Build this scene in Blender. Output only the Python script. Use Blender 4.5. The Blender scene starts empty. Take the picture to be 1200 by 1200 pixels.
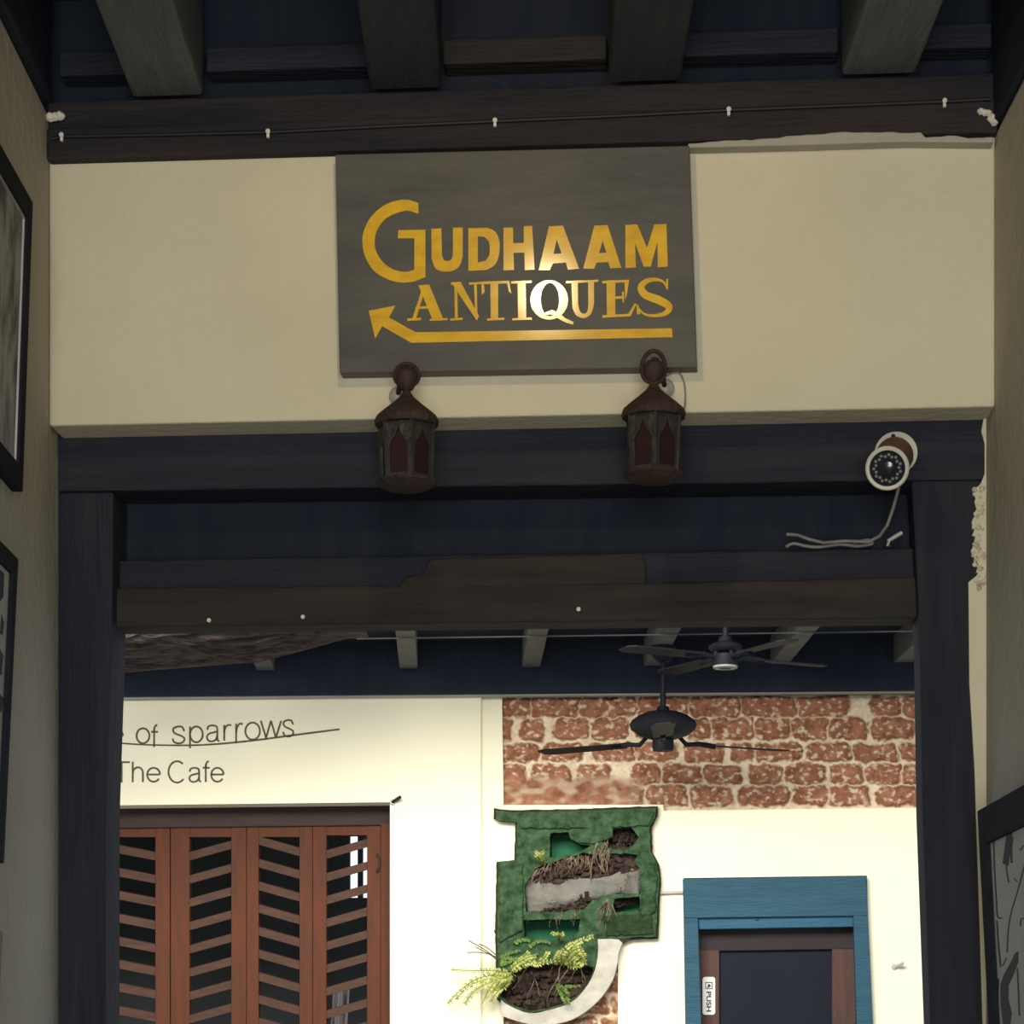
import bpy, bmesh, math, random
from mathutils import Vector, Matrix, noise

random.seed(7)
S = bpy.context.scene
COL = S.collection
PI = math.pi

# ------------------------------------------------------------------ camera
EYE = 1.6          # eye height above the floor
F = 3000.0         # focal length in pixels of the 1200 px frame
CX, CY = 605.0, 1255.0   # the level view axis (the frame is the upper crop of a level view)
cam = bpy.data.objects.new('camera', bpy.data.cameras.new('camera'))
COL.objects.link(cam)
cam.location = (0, 0, EYE)
cam.rotation_euler = (PI / 2, 0, 0)
cam.data.sensor_width = 36
cam.data.sensor_fit = 'HORIZONTAL'
cam.data.lens = F / 1200 * 36
cam.data.shift_x = (600 - CX) / 1200
cam.data.shift_y = (CY - 600) / 1200
cam.data.clip_end = 200
S.camera = cam

# ------------------------------------------------------------------ light
S.view_settings.view_transform = 'Standard'
S.view_settings.look = 'None'
S.view_settings.gamma = 1
S.view_settings.use_curve_mapping = False
S.view_settings.exposure = 0.8

W = bpy.data.worlds.new('sky')
S.world = W
W.use_nodes = True
W.node_tree.nodes['Background'].inputs[0].default_value = (0.62, 0.72, 0.9, 1)
W.node_tree.nodes['Background'].inputs[1].default_value = 0.5


def light(name, kind, loc, target, power, color, **kw):
    d = bpy.data.lights.new(name, kind)
    d.energy = power
    d.color = color
    for k, v in kw.items():
        setattr(d, k, v)
    o = bpy.data.objects.new(name, d)
    COL.objects.link(o)
    o.location = loc
    o.rotation_euler = (Vector(target) - Vector(loc)).to_track_quat('-Z', 'Y').to_euler()
    return o


# daylight reaching the passage from its open end, behind the viewer
light('passage_daylight', 'AREA', (0.0, -1.6, 1.7), (0.0, 4.0, 2.5), 70, (1.0, 0.975, 0.92),
      shape='RECTANGLE', size=1.3, size_y=2.4)
# open sky over the little courtyard between the passage and the cafe
light('courtyard_daylight', 'AREA', (-0.75, 6.1, 4.05), (-0.6, 10.3, 2.5), 235, (1.0, 0.965, 0.86),
      shape='RECTANGLE', size=3.2, size_y=1.5)
# warm ceiling spot just in front of the sign
light('sign_spot', 'SPOT', (-0.10, 2.98, EYE + 1.505), (0.05, 4.0, EYE + 1.12), 5, (1.0, 0.78, 0.45),
      spot_size=math.radians(120), spot_blend=1.0, shadow_soft_size=0.035)

# ------------------------------------------------------------------ pixel -> place
K = 0.08           # the end walls stand 4.6 degrees off square to the passage


def P(px, py, y0):
    """A point of the photograph on the (slightly skewed) facade plane at distance y0."""
    y = y0 / (1 + K * (px - CX) / F)
    return Vector(((px - CX) / F * y, y, EYE + (CY - py) / F * y))


NRM = Vector((K, 1, 0)).normalized()   # into the facade
TAN = Vector((1, -K, 0)).normalized()  # along the facade

# ------------------------------------------------------------------ materials
_m = {}


def mat(name, c1, c2=None, scale=6.0, rough=0.75, bump=0.0, bscale=60.0, metal=0.0, spec=0.3,
        stretch=(1, 1, 1), detail=6.0, lo=0.35, hi=0.65, emit=0.0):
    if name in _m:
        return _m[name]
    m = bpy.data.materials.new(name)
    m.use_nodes = True
    nt = m.node_tree
    N, L = nt.nodes, nt.links
    b = N['Principled BSDF']
    b.inputs['Roughness'].default_value = rough
    b.inputs['Metallic'].default_value = metal
    b.inputs['Specular IOR Level'].default_value = spec
    b.inputs['Base Color'].default_value = (*c1, 1)
    tc = N.new('ShaderNodeTexCoord')
    mp = N.new('ShaderNodeMapping')
    mp.inputs['Scale'].default_value = stretch
    L.new(tc.outputs['Object'], mp.inputs[0])
    if c2:
        n = N.new('ShaderNodeTexNoise')
        n.inputs['Scale'].default_value = scale
        n.inputs['Detail'].default_value = detail
        n.inputs['Roughness'].default_value = 0.6
        L.new(mp.outputs[0], n.inputs['Vector'])
        r = N.new('ShaderNodeValToRGB')
        r.color_ramp.elements[0].position = lo
        r.color_ramp.elements[1].position = hi
        r.color_ramp.elements[0].color = (*c1, 1)
        r.color_ramp.elements[1].color = (*c2, 1)
        L.new(n.outputs['Fac'], r.inputs[0])
        L.new(r.outputs[0], b.inputs['Base Color'])
    if bump:
        n2 = N.new('ShaderNodeTexNoise')
        n2.inputs['Scale'].default_value = bscale
        n2.inputs['Detail'].default_value = 5
        L.new(mp.outputs[0], n2.inputs['Vector'])
        bp = N.new('ShaderNodeBump')
        bp.inputs['Strength'].default_value = bump
        bp.inputs['Distance'].default_value = 0.01
        L.new(n2.outputs['Fac'], bp.inputs['Height'])
        L.new(bp.outputs[0], b.inputs['Normal'])
    if emit:
        b.inputs['Emission Color'].default_value = (*c1, 1)
        b.inputs['Emission Strength'].default_value = emit
    _m[name] = m
    return m


M = dict(
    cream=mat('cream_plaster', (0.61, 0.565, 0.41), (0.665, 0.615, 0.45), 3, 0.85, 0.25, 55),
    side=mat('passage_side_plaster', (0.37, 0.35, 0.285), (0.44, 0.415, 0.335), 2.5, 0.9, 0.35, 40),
    cafe=mat('cafe_wall_plaster', (0.80, 0.755, 0.57), (0.83, 0.785, 0.60), 2, 0.85, 0.08, 40),
    rough_plaster=mat('broken_plaster', (0.30, 0.25, 0.17), (0.72, 0.66, 0.5), 60, 0.95, 1.0, 90, lo=0.3, hi=0.55),
    black_wood=mat('blackened_timber', (0.021, 0.023, 0.034), (0.031, 0.032, 0.043), 5, 0.75, 0.5, 30, spec=0.15, stretch=(0.4, 4, 6)),  # lens haze over the blacks put into a raised, bluish base
    black_post=mat('blackened_timber_post', (0.021, 0.023, 0.034), (0.031, 0.032, 0.043), 5, 0.75, 0.5, 30, spec=0.15, stretch=(6, 4, 0.4)),  # same haze-lifted colour, grain upright
    brown_wood=mat('worn_lamplit_brown_timber', (0.028, 0.026, 0.025), (0.044, 0.037, 0.031), 7, 0.8, 0.5, 30, spec=0.15, stretch=(0.4, 3, 6)),  # warm lamplight on beam, patch and middle batten put into the brown
    beam_wood=mat('wall_plate_timber', (0.018, 0.019, 0.025), (0.042, 0.034, 0.032), 3, 0.8, 0.6, 30, spec=0.15, stretch=(0.5, 3, 5)),
    joist=mat('grey_painted_joist', (0.096, 0.106, 0.113), (0.14, 0.146, 0.145), 9, 0.8, 0.5, 40, spec=0.2, stretch=(5, 0.5, 5)),
    joist_shade=mat('shade_toned_joist', (0.036, 0.045, 0.054), (0.05, 0.058, 0.066), 9, 0.8, 0.5, 40, spec=0.2, stretch=(5, 0.5, 5)),  # joist colour darkened to stand for the weaker light mid-ceiling
    navy=mat('dark_navy_boards', (0.015, 0.020, 0.032), (0.021, 0.026, 0.038), 5, 0.85, 0.3, 30, spec=0.1, stretch=(6, 0.6, 1)),  # base raised a little for the same hazy veil
    rafter=mat('grey_rafter_paint', (0.075, 0.08, 0.078), (0.105, 0.105, 0.098), 8, 0.8, 0.2, 40),
    board=mat('sign_board_wood', (0.068, 0.068, 0.062), (0.105, 0.098, 0.082), 9, 0.5, 0.10, 30, spec=0.3, stretch=(0.45, 1, 1.6)),
    gold=mat('gold_leaf_paint', (0.66, 0.36, 0.006), (0.80, 0.48, 0.010), 25, 0.5, 0.05, 90, metal=0.0, spec=0.3, stretch=(1, 1, 2)),
    rust=mat('rusted_iron', (0.030, 0.021, 0.018), (0.058, 0.036, 0.028), 30, 0.75, 0.6, 80, metal=0.2, spec=0.3),
    grey_metal=mat('dull_grey_metal', (0.036, 0.034, 0.031), (0.06, 0.054, 0.047), 40, 0.5, 0.4, 80, metal=0.4),
    red_glass=mat('dark_red_glass', (0.030, 0.010, 0.011), (0.018, 0.012, 0.016), 12, 0.6, 0, 10, spec=0.15),
    zinc=mat('zinc_plate', (0.42, 0.41, 0.37), (0.5, 0.48, 0.42), 30, 0.5, 0.1, 60, metal=0.2),
    white_plastic=mat('aged_white_plastic', (0.62, 0.59, 0.5), (0.72, 0.69, 0.6), 40, 0.45, 0.05, 60),
    hood=mat('rust_brown_hood', (0.16, 0.085, 0.05), (0.27, 0.17, 0.11), 25, 0.7, 0.2, 60),
    lens=mat('dark_lens_glass', (0.012, 0.014, 0.018), None, rough=0.15, spec=0.6),
    led=mat('clear_led', (0.22, 0.23, 0.23), None, rough=0.3, spec=0.6),
    grey_cable=mat('grey_cable', (0.27, 0.26, 0.23), (0.16, 0.15, 0.14), 30, 0.6),
    black_cable=mat('black_cable', (0.012, 0.012, 0.015), None, rough=0.6),
    frame_black=mat('black_frame_lacquer', (0.013, 0.015, 0.020), (0.02, 0.022, 0.028), 20, 0.8, 0.05, 60, spec=0.06),
    paper=mat('grey_paper', (0.33, 0.33, 0.30), (0.42, 0.41, 0.37), 6, 0.8),
    ink=mat('black_ink', (0.015, 0.016, 0.02), None, rough=0.7),
    wash=mat('ink_wash_drawing', (0.025, 0.028, 0.032), (0.30, 0.31, 0.30), 13, 0.55, 0, 10, stretch=(1, 1.5, 0.8), detail=8, lo=0.40, hi=0.60),
    silver=mat('silver_fillet', (0.45, 0.45, 0.43), None, rough=0.4, metal=0.6),
    letters=mat('dark_wall_lettering', (0.06, 0.055, 0.032), (0.12, 0.11, 0.065), 40, 0.7),
    teak=mat('red_brown_teak', (0.112, 0.034, 0.016), (0.072, 0.030, 0.019), 7, 0.65, 0.25, 50, spec=0.12, stretch=(6, 6, 0.7), lo=0.3, hi=0.7),
    teak_dull=mat('dusty_slat_wood', (0.056, 0.033, 0.025), (0.086, 0.042, 0.029), 9, 0.7, 0.2, 50, spec=0.12, stretch=(1, 1, 6)),
    teak_dark=mat('dark_teak_head', (0.028, 0.016, 0.015), (0.040, 0.021, 0.018), 7, 0.7, 0.2, 50, stretch=(1, 3, 5)),
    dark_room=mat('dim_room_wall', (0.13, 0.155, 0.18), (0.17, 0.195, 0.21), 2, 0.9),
    glow=mat('bright_window_pane', (0.85, 0.93, 1.0), None, rough=0.5, emit=0.75),
    blue=mat('weathered_blue_paint', (0.011, 0.055, 0.086), (0.020, 0.078, 0.122), 10, 0.65, 0.4, 40, stretch=(0.5, 2, 4), lo=0.3, hi=0.7),
    blue2=mat('brighter_blue_paint', (0.011, 0.070, 0.125), (0.016, 0.088, 0.15), 12, 0.6, 0.3, 40, stretch=(0.5, 2, 4)),
    door_wood=mat('dark_door_wood', (0.050, 0.022, 0.018), (0.075, 0.032, 0.024), 6, 0.6, 0.2, 50, stretch=(6, 6, 0.6)),
    moss_dark=mat('dark_green_moss', (0.012, 0.026, 0.010), (0.036, 0.056, 0.026), 26, 0.95, 1.0, 60, spec=0.1),
    door_head=mat('dark_door_head_wood', (0.018, 0.012, 0.014), (0.024, 0.015, 0.016), 6, 0.7, 0.2, 50),
    door_glass=mat('dark_door_glass', (0.008, 0.010, 0.018), (0.011, 0.013, 0.020), 2, 0.5, 0, 10, spec=0.08),
    sticker=mat('white_sticker', (0.62, 0.61, 0.57), None, rough=0.4),
    fan=mat('black_fan_enamel', (0.006, 0.0065, 0.010), (0.009, 0.009, 0.013), 10, 0.6, 0, 10, spec=0.12),
    net=mat('brown_rope_net', (0.022, 0.018, 0.019), (0.085, 0.063, 0.053), 26, 0.95, 1.0, 40, stretch=(0.35, 2.4, 1), lo=0.42, hi=0.58),
    moss=mat('mossy_green_paint', (0.014, 0.034, 0.013), (0.062, 0.115, 0.058), 30, 0.95, 1.0, 70, spec=0.1, detail=9, lo=0.32, hi=0.68),
    olive_edge=mat('dark_olive_edge', (0.018, 0.020, 0.009), (0.034, 0.034, 0.014), 20, 0.95, 0.9, 60),
    emerald=mat('emerald_painted_panel', (0.006, 0.095, 0.040), (0.012, 0.14, 0.062), 6, 0.5, 0.1, 30, spec=0.12),
    soil=mat('dark_soil', (0.018, 0.013, 0.011), (0.075, 0.045, 0.032), 40, 0.95, 1.0, 90),
    stone=mat('grey_stone', (0.11, 0.105, 0.09), (0.20, 0.19, 0.165), 12, 0.9, 0.6, 60),
    root=mat('dry_root', (0.085, 0.05, 0.033), (0.27, 0.20, 0.14), 30, 0.9),
    leaf_light=mat('yellow_green_leaf', (0.30, 0.36, 0.06), (0.52, 0.55, 0.17), 30, 0.6),
    leaf_mid=mat('fresh_green_leaf', (0.06, 0.17, 0.02), (0.18, 0.32, 0.05), 30, 0.6),
    twig=mat('brown_twig', (0.16, 0.14, 0.07), None, rough=0.9),
    white_lip=mat('white_plaster_lip', (0.54, 0.51, 0.43), (0.36, 0.33, 0.27), 9, 0.9, 0.4, 40),
    grey_strip=mat('grey_plaster_strip', (0.30, 0.29, 0.25), (0.36, 0.35, 0.30), 8, 0.9),
    floor=mat('stone_floor', (0.22, 0.20, 0.17), (0.30, 0.27, 0.23), 4, 0.8, 0.2, 20),
    cloth=mat('pale_cloth', (0.40, 0.37, 0.38), None, rough=0.9),
)


g_ = M['gold'].node_tree.nodes['Principled BSDF']
g_.inputs['Coat Weight'].default_value = 1.0
g_.inputs['Coat Roughness'].default_value = 0.13


def brick_material():
    m = bpy.data.materials.new('old_brick_and_lime_mortar')
    m.use_nodes = True
    nt = m.node_tree
    N, L = nt.nodes, nt.links
    b = N['Principled BSDF']
    b.inputs['Roughness'].default_value = 0.95
    b.inputs['Specular IOR Level'].default_value = 0.1
    tc = N.new('ShaderNodeTexCoord')

    def noise_ramp(scale, c1, c2, lo, hi):
        n = N.new('ShaderNodeTexNoise')
        n.inputs['Scale'].default_value = scale
        n.inputs['Detail'].default_value = 7
        n.inputs['Roughness'].default_value = 0.65
        L.new(tc.outputs['Object'], n.inputs['Vector'])
        r = N.new('ShaderNodeValToRGB')
        r.color_ramp.elements[0].position = lo
        r.color_ramp.elements[1].position = hi
        r.color_ramp.elements[0].color = (*c1, 1)
        r.color_ramp.elements[1].color = (*c2, 1)
        L.new(n.outputs['Fac'], r.inputs[0])
        return r
    brick = noise_ramp(24, (0.17, 0.062, 0.033), (0.36, 0.165, 0.095), 0.33, 0.66)
    mortar = noise_ramp(30, (0.50, 0.38, 0.25), (0.72, 0.62, 0.45), 0.3, 0.65)
    a = N.new('ShaderNodeAttribute')
    a.attribute_name = 'mortar'
    mx = N.new('ShaderNodeMix')
    mx.data_type = 'RGBA'
    L.new(a.outputs['Fac'], mx.inputs[0])
    L.new(brick.outputs[0], mx.inputs[6])
    L.new(mortar.outputs[0], mx.inputs[7])
    L.new(mx.outputs[2], b.inputs['Base Color'])
    return m


M['brick'] = brick_material()

# ------------------------------------------------------------------ mesh helpers
OFF = {}


class MB:
    """Collects shapes in world coordinates; build() links them as one mesh object."""

    def __init__(self):
        self.v, self.f, self.mi = [], [], []
        self.m = 0

    def add(self, vs, fs):
        n = len(self.v)
        self.v += [Vector(p) for p in vs]
        self.f += [[n + i for i in f] for f in fs]
        self.mi += [self.m] * len(fs)
        return self

    def prism(self, pts, vec):
        """Polygon pts pushed along vec."""
        n = len(pts)
        q = [Vector(p) + vec for p in pts]
        fs = [list(range(n)), list(range(2 * n - 1, n - 1, -1))]
        fs += [[i, i + n, (i + 1) % n + n, (i + 1) % n] for i in range(n)]
        return self.add(list(pts) + q, fs)

    def pix(self, pts, y0, t):
        """Pixel polygon on facade plane y0, t metres thick into the wall."""
        return self.prism([P(a, b, y0) for a, b in pts], NRM * t)

    def rect(self, x0, z0, x1, z1, y0, t):
        return self.pix([(x0, z0), (x1, z0), (x1, z1), (x0, z1)], y0, t)

    def box(self, a, b):
        (x0, y0, z0), (x1, y1, z1) = a, b
        return self.prism([(x0, y0, z0), (x1, y0, z0), (x1, y0, z1), (x0, y0, z1)], Vector((0, y1 - y0, 0)))

    def tube(self, pts, r, n=8, cap=True):
        pts = [Vector(p) for p in pts]
        rs = r if isinstance(r, (list, tuple)) else [r] * len(pts)
        vs = []
        up = Vector((0.13, 0.21, 1))
        for i, p in enumerate(pts):
            d = (pts[min(i + 1, len(pts) - 1)] - pts[max(i - 1, 0)]).normalized()
            s = d.cross(up)
            if s.length < 1e-3:
                s = d.cross(Vector((1, 0, 0)))
            s.normalize()
            t = s.cross(d)
            for k in range(n):
                a = 2 * PI * k / n
                vs.append(p + (s * math.cos(a) + t * math.sin(a)) * rs[i])
        fs = []
        for i in range(len(pts) - 1):
            for k in range(n):
                fs.append([i * n + k, i * n + (k + 1) % n, (i + 1) * n + (k + 1) % n, (i + 1) * n + k])
        if cap:
            fs += [list(range(n - 1, -1, -1)), list(range((len(pts) - 1) * n, len(pts) * n))]
        return self.add(vs, fs)

    def lathe(self, prof, origin, axis=(0, 0, 1), n=24, phase=0.0):
        """prof: (radius, height) along axis."""
        o, ax = Vector(origin), Vector(axis).normalized()
        s = ax.cross(Vector((0, 1, 0)))
        if s.length < 0.1:
            s = ax.cross(Vector((1, 0, 0)))
        s.normalize()
        t = ax.cross(s)
        vs = []
        for r, h in prof:
            for k in range(n):
                a = 2 * PI * k / n + phase
                vs.append(o + ax * h + (s * math.cos(a) + t * math.sin(a)) * r)
        fs = []
        for i in range(len(prof) - 1):
            for k in range(n):
                fs.append([i * n + k, i * n + (k + 1) % n, (i + 1) * n + (k + 1) % n, (i + 1) * n + k])
        fs += [list(range(n - 1, -1, -1)), list(range((len(prof) - 1) * n, len(prof) * n))]
        return self.add(vs, fs)

    def mesh(self, m2d):
        """Append (verts, faces) from a filled curve."""
        return self.add(*m2d)

    def build(self, name, material, parent=None, smooth=False, bevel=0.0, seg=2):
        off = OFF.get(parent.as_pointer(), Vector((0, 0, 0))) if parent else Vector((0, 0, 0))
        me = bpy.data.meshes.new(name)
        me.from_pydata([tuple(p - off) for p in self.v], [], self.f)
        bm = bmesh.new()
        bm.from_mesh(me)
        bmesh.ops.recalc_face_normals(bm, faces=bm.faces)
        bm.to_mesh(me)
        bm.free()
        mats = material if isinstance(material, (list, tuple)) else [material]
        for m in mats:
            me.materials.append(m)
        for p, i in zip(me.polygons, self.mi):
            p.material_index = i
            p.use_smooth = smooth
        o = bpy.data.objects.new(name, me)
        COL.objects.link(o)
        if parent:
            o.parent = parent
        OFF[o.as_pointer()] = off
        if smooth:
            e = o.modifiers.new('edge', 'EDGE_SPLIT')
            e.split_angle = math.radians(40)
        if bevel:
            b = o.modifiers.new('bevel', 'BEVEL')
            b.width = bevel
            b.segments = seg
            b.limit_method = 'ANGLE'
        return o


def tag(o, label=None, cat=None, group=None, kind=None):
    if label:
        o['label'] = label
    if cat:
        o['category'] = cat
    if group:
        o['group'] = group
    if kind:
        o['kind'] = kind
    return o


def thing(name, loc, label, cat, group=None, kind=None):
    o = bpy.data.objects.new(name, None)
    o.empty_display_size = 0.05
    COL.objects.link(o)
    o.location = loc
    OFF[o.as_pointer()] = Vector(loc)
    return tag(o, label, cat, group, kind)


def struct(o):
    o['kind'] = 'structure'
    return o


def filled(loops, y0, t):
    """Pixel loops (first outer, others holes) filled on facade plane y0 and t thick: (verts, faces) in world."""
    c = bpy.data.curves.new('outline', 'CURVE')
    c.dimensions = '2D'
    c.fill_mode = 'BOTH'
    c.extrude = 0.5
    for lp in loops:
        s = c.splines.new('POLY')
        s.points.add(len(lp) - 1)
        for q, (a, b) in zip(s.points, lp):
            q.co = (a / 100, -b / 100, 0, 1)
        s.use_cyclic_u = True
    o = bpy.data.objects.new('outline', c)
    COL.objects.link(o)
    dg = bpy.context.evaluated_depsgraph_get()
    me = bpy.data.meshes.new_from_object(o.evaluated_get(dg))
    vs = []
    for v in me.vertices:
        p = P(v.co.x * 100, -v.co.y * 100, y0)
        vs.append(p + NRM * (t * (0.5 - v.co.z)))
    fs = [list(p.vertices) for p in me.polygons]
    bpy.data.objects.remove(o)
    bpy.data.meshes.remove(me)
    bpy.data.curves.remove(c)
    return vs, fs


def text_mesh(s, fit, y0, t, weight=0.0, rot90=False):
    """Text in the built-in font. fit(u, v) -> pixel, u along 0..1, v = height in units of cap height."""
    c = bpy.data.curves.new('lettering', 'FONT')
    c.body = s
    c.size = 1
    c.offset = weight
    c.extrude = 0.5
    o = bpy.data.objects.new('lettering', c)
    COL.objects.link(o)
    dg = bpy.context.evaluated_depsgraph_get()
    me = bpy.data.meshes.new_from_object(o.evaluated_get(dg))
    xs = [v.co.x for v in me.vertices]
    x0, x1 = min(xs), max(xs)
    vs = []
    for v in me.vertices:
        px, py = fit((v.co.x - x0) / (x1 - x0), v.co.y / 0.73)
        vs.append(P(px, py, y0) + NRM * (t * (0.5 - v.co.z)))
    fs = [list(p.vertices) for p in me.polygons]
    bpy.data.objects.remove(o)
    bpy.data.meshes.remove(me)
    bpy.data.curves.remove(c)
    return vs, fs


def jag(pts, amp, step=6.0, seed=0):
    """Roughen an open pixel polyline."""
    r = random.Random(seed)
    out = []
    for (a, b), (c, d) in zip(pts[:-1], pts[1:]):
        n = max(1, int(math.hypot(c - a, d - b) / step))
        for i in range(n):
            t = i / n
            out.append((a + (c - a) * t + r.uniform(-amp, amp), b + (d - b) * t + r.uniform(-amp, amp)))
    out.append(pts[-1])
    return out


YA = 4.0      # face of the cream panel over the doorway
YF = 4.08     # face of the dark door frame
YC = 10.3     # face of the cafe wall
XL, XR = -0.741, 0.737

# ------------------------------------------------------------------ setting: the passage
struct(MB().box((-3.4, -2.2, -0.1), (3.4, 13.5, 0.0)).build('floor', M['floor']))
ztopL, ztopR = EYE + 1.522, EYE + 1.452
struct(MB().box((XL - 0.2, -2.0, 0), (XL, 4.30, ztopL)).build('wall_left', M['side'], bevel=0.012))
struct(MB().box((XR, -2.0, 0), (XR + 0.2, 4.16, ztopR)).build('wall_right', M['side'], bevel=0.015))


def facade_box(mb, x0, x1, z0, z1, y0, t):
    """Box on facade plane y0 between world x and heights above the eye."""
    pts = [Vector((x, y0 - K * x, EYE + z)) for x, z in ((x0, z0), (x1, z0), (x1, z1), (x0, z1))]
    return mb.prism(pts, NRM * t)


struct(facade_box(MB(), XL, XR, 1.023, 1.47, YA, 0.28).build('wall_front', M['cream'], bevel=0.004))
struct(facade_box(MB(), XL - 0.2, XR + 0.2, 1.47, 1.80, YA + 0.07, 0.2).build('wall_front_upper', M['navy']))  # shade between the joists put into its dark colour
struct(MB().box((XL - 0.2, -2.0, EYE + 1.725), (XR + 0.2, 4.2, EYE + 1.78)).build('ceiling', M['navy']))
# dark plates on top of the side walls
struct(MB().box((XL - 0.2, -2.0, ztopL), (XL + 0.012, 4.02, EYE + 1.725)).build('trim_1', M['navy'], bevel=0.006))
struct(MB().box((XR - 0.006, -2.0, ztopR), (XR + 0.2, 3.93, EYE + 1.725)).build('trim_2', M['navy'], bevel=0.006))
# flanking walls on the courtyard side, so the courtyard is closed
struct(facade_box(MB(), -3.4, XL - 0.0, -EYE, 2.6, 4.20, 0.25).build('wall_courtyard_left', M['cafe']))
struct(facade_box(MB(), XR + 0.012, 3.4, -EYE, 2.6, 4.24, 0.25).build('wall_courtyard_right', M['cafe']))
struct(facade_box(MB(), XL, XR + 0.012, 1.5, 2.6, 4.30, 0.15).build('wall_courtyard_upper', M['cafe']))

# wall plate above the sign: two courses with a groove
wp = thing('wall_plate_beam', P(605, 180, YA - 0.02), 'long dark timber wall plate running above the gold lettered sign', 'beam')
facade_box(MB(), XL, XR, 1.437, 1.488, YA - 0.022, 0.10).build('lower_board', M['beam_wood'], wp, bevel=0.004)
facade_box(MB(), XL, XR, 1.4895, 1.532, YA - 0.012, 0.10).build('upper_board', M['beam_wood'], wp, bevel=0.004)

# joists of the passage ceiling; the middle pair coloured darker for less light
jl = ['grey ceiling joist nearest the left wall of the passage',
      'dark ceiling joist above the left part of the gold lettered sign',
      'dark ceiling joist above the right part of the gold lettered sign',
      'grey ceiling joist nearest the right wall of the passage']
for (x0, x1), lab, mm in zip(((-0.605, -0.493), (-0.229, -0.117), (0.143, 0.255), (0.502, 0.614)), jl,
                             ('joist', 'joist_shade', 'joist_shade', 'joist')):
    mb = MB()
    ya, yb = YA - 0.012 - K * x0, YA - 0.012 - K * x1
    pts = [(x0, -2, EYE + 1.534), (x1, -2, EYE + 1.534), (x1, yb, EYE + 1.534), (x0, ya, EYE + 1.534)]
    mb.prism([Vector(p) for p in pts], Vector((0, 0, 0.19)))
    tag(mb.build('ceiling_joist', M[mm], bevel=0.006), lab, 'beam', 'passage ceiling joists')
# battens between the joists; lamplight on the middle one put into its brown
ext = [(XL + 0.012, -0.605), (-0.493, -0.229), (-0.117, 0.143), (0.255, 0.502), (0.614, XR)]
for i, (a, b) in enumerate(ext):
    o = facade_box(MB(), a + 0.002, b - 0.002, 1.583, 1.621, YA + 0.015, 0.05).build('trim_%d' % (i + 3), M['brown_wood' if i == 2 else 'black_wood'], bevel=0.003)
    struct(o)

# ------------------------------------------------------------------ the dark door frame
d1 = thing('door_1', (0, YF, 0), None, None, kind='structure')
bw = M['black_wood']
MB().pix([(65, 509), (1156, 488), (1156, 562), (65, 576)], YF, 0.16).build('lintel', bw, d1, bevel=0.004)
MB().pix([(65, 577), (133, 576.5), (131, 740), (124, 950), (123, 1700), (60, 1700), (60, 1200), (62, 690), (65, 640)], YF + 0.002, 0.10).build('jamb', M['black_post'], d1, bevel=0.004)
MB().pix([(1068, 563), (1156, 562.5), (1156, 1700), (1096, 1700), (1090, 1200), (1081, 950), (1078, 740)], YF + 0.002, 0.13).build('jamb', M['black_post'], d1, bevel=0.004)
MB().pix([(120, 570), (1085, 556), (1085, 650), (120, 665)], YF + 0.10, 0.05).build('transom_panel', M['navy'], d1)  # recess shade put into its colour, darker than the frame
MB().pix([(125, 657), (1073, 642), (1073, 700), (125, 710)], YF + 0.055, 0.05).build('ledge', bw, d1, bevel=0.004)
MB().pix(jag([(125, 689), (470, 686)], 0.6, 25, 1) + jag([(757, 683), (1075, 676)], 0.6, 25, 2) + [(1075, 724), (600, 729), (125, 735)], YF + 0.035, 0.072).build('transom_beam', M['brown_wood'], d1, bevel=0.004)
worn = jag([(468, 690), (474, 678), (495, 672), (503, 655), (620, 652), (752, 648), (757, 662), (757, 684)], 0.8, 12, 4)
o = MB().pix(worn, YF + 0.0345, 0.06).build('worn_patch', M['brown_wood'], d1, bevel=0.003)  # worn section of timber; lamplight also put into its brown
o['label'] = 'brown worn patch tinted for lamplight'

for a, b in ((245, 727), (355, 723), (678, 714)):
    MB().lathe([(0.001, -0.004), (0.0035, -0.003), (0.0035, 0.002)], P(a, b, YF + 0.034), NRM * -1, 8).build('nail_head', M['white_plastic'], d1)

# broken plaster down the right edge of the frame
pl = [(1160, 486), (1153, 489), (1150, 505), (1154, 520), (1154, 555)] + jag([(1150, 566), (1141, 576), (1144, 595), (1140, 612), (1142, 640), (1138, 652), (1146, 660), (1144, 675)], 2.2, 3, 9) + [(1135, 682), (1136, 800), (1142, 900), (1147, 1050), (1151, 1180), (1155, 1300), (1170, 1300), (1170, 486)]
lump = MB().pix(pl, YF - 0.006, 0.03)
tb = lump.build('trim_8', M['cream'], bevel=0.002)
struct(tb)
mb = MB()
r = random.Random(3)
for i in range(46):
    py = r.uniform(566, 690)
    px = r.uniform(1142, 1153)
    c = P(px, py, YF - 0.006)
    s = r.uniform(0.002, 0.0055)
    mb.lathe([(0.1 * s, -s * .6), (s, -s * .3), (s * .9, s * .4), (0.1 * s, s * .6)], c, (r.uniform(-.4, .4), 1, r.uniform(-.6, .6)), 6)
struct(mb.build('trim_9', M['rough_plaster']))
mb = MB()
# thin broken lip of plaster below the wall plate, on the right
up = jag([(806, 167.5), (840, 165), (905, 162), (930, 158), (990, 154.5), (1080, 155), (1085, 160), (1120, 158), (1140, 162), (1164, 160)], 0.7, 8, 5)
mb.pix(up + [(1164, 167), (1060, 166), (930, 170), (806, 173)], YA - 0.028, 0.03)
struct(mb.build('trim_10', M['side'], bevel=0.002))

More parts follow.
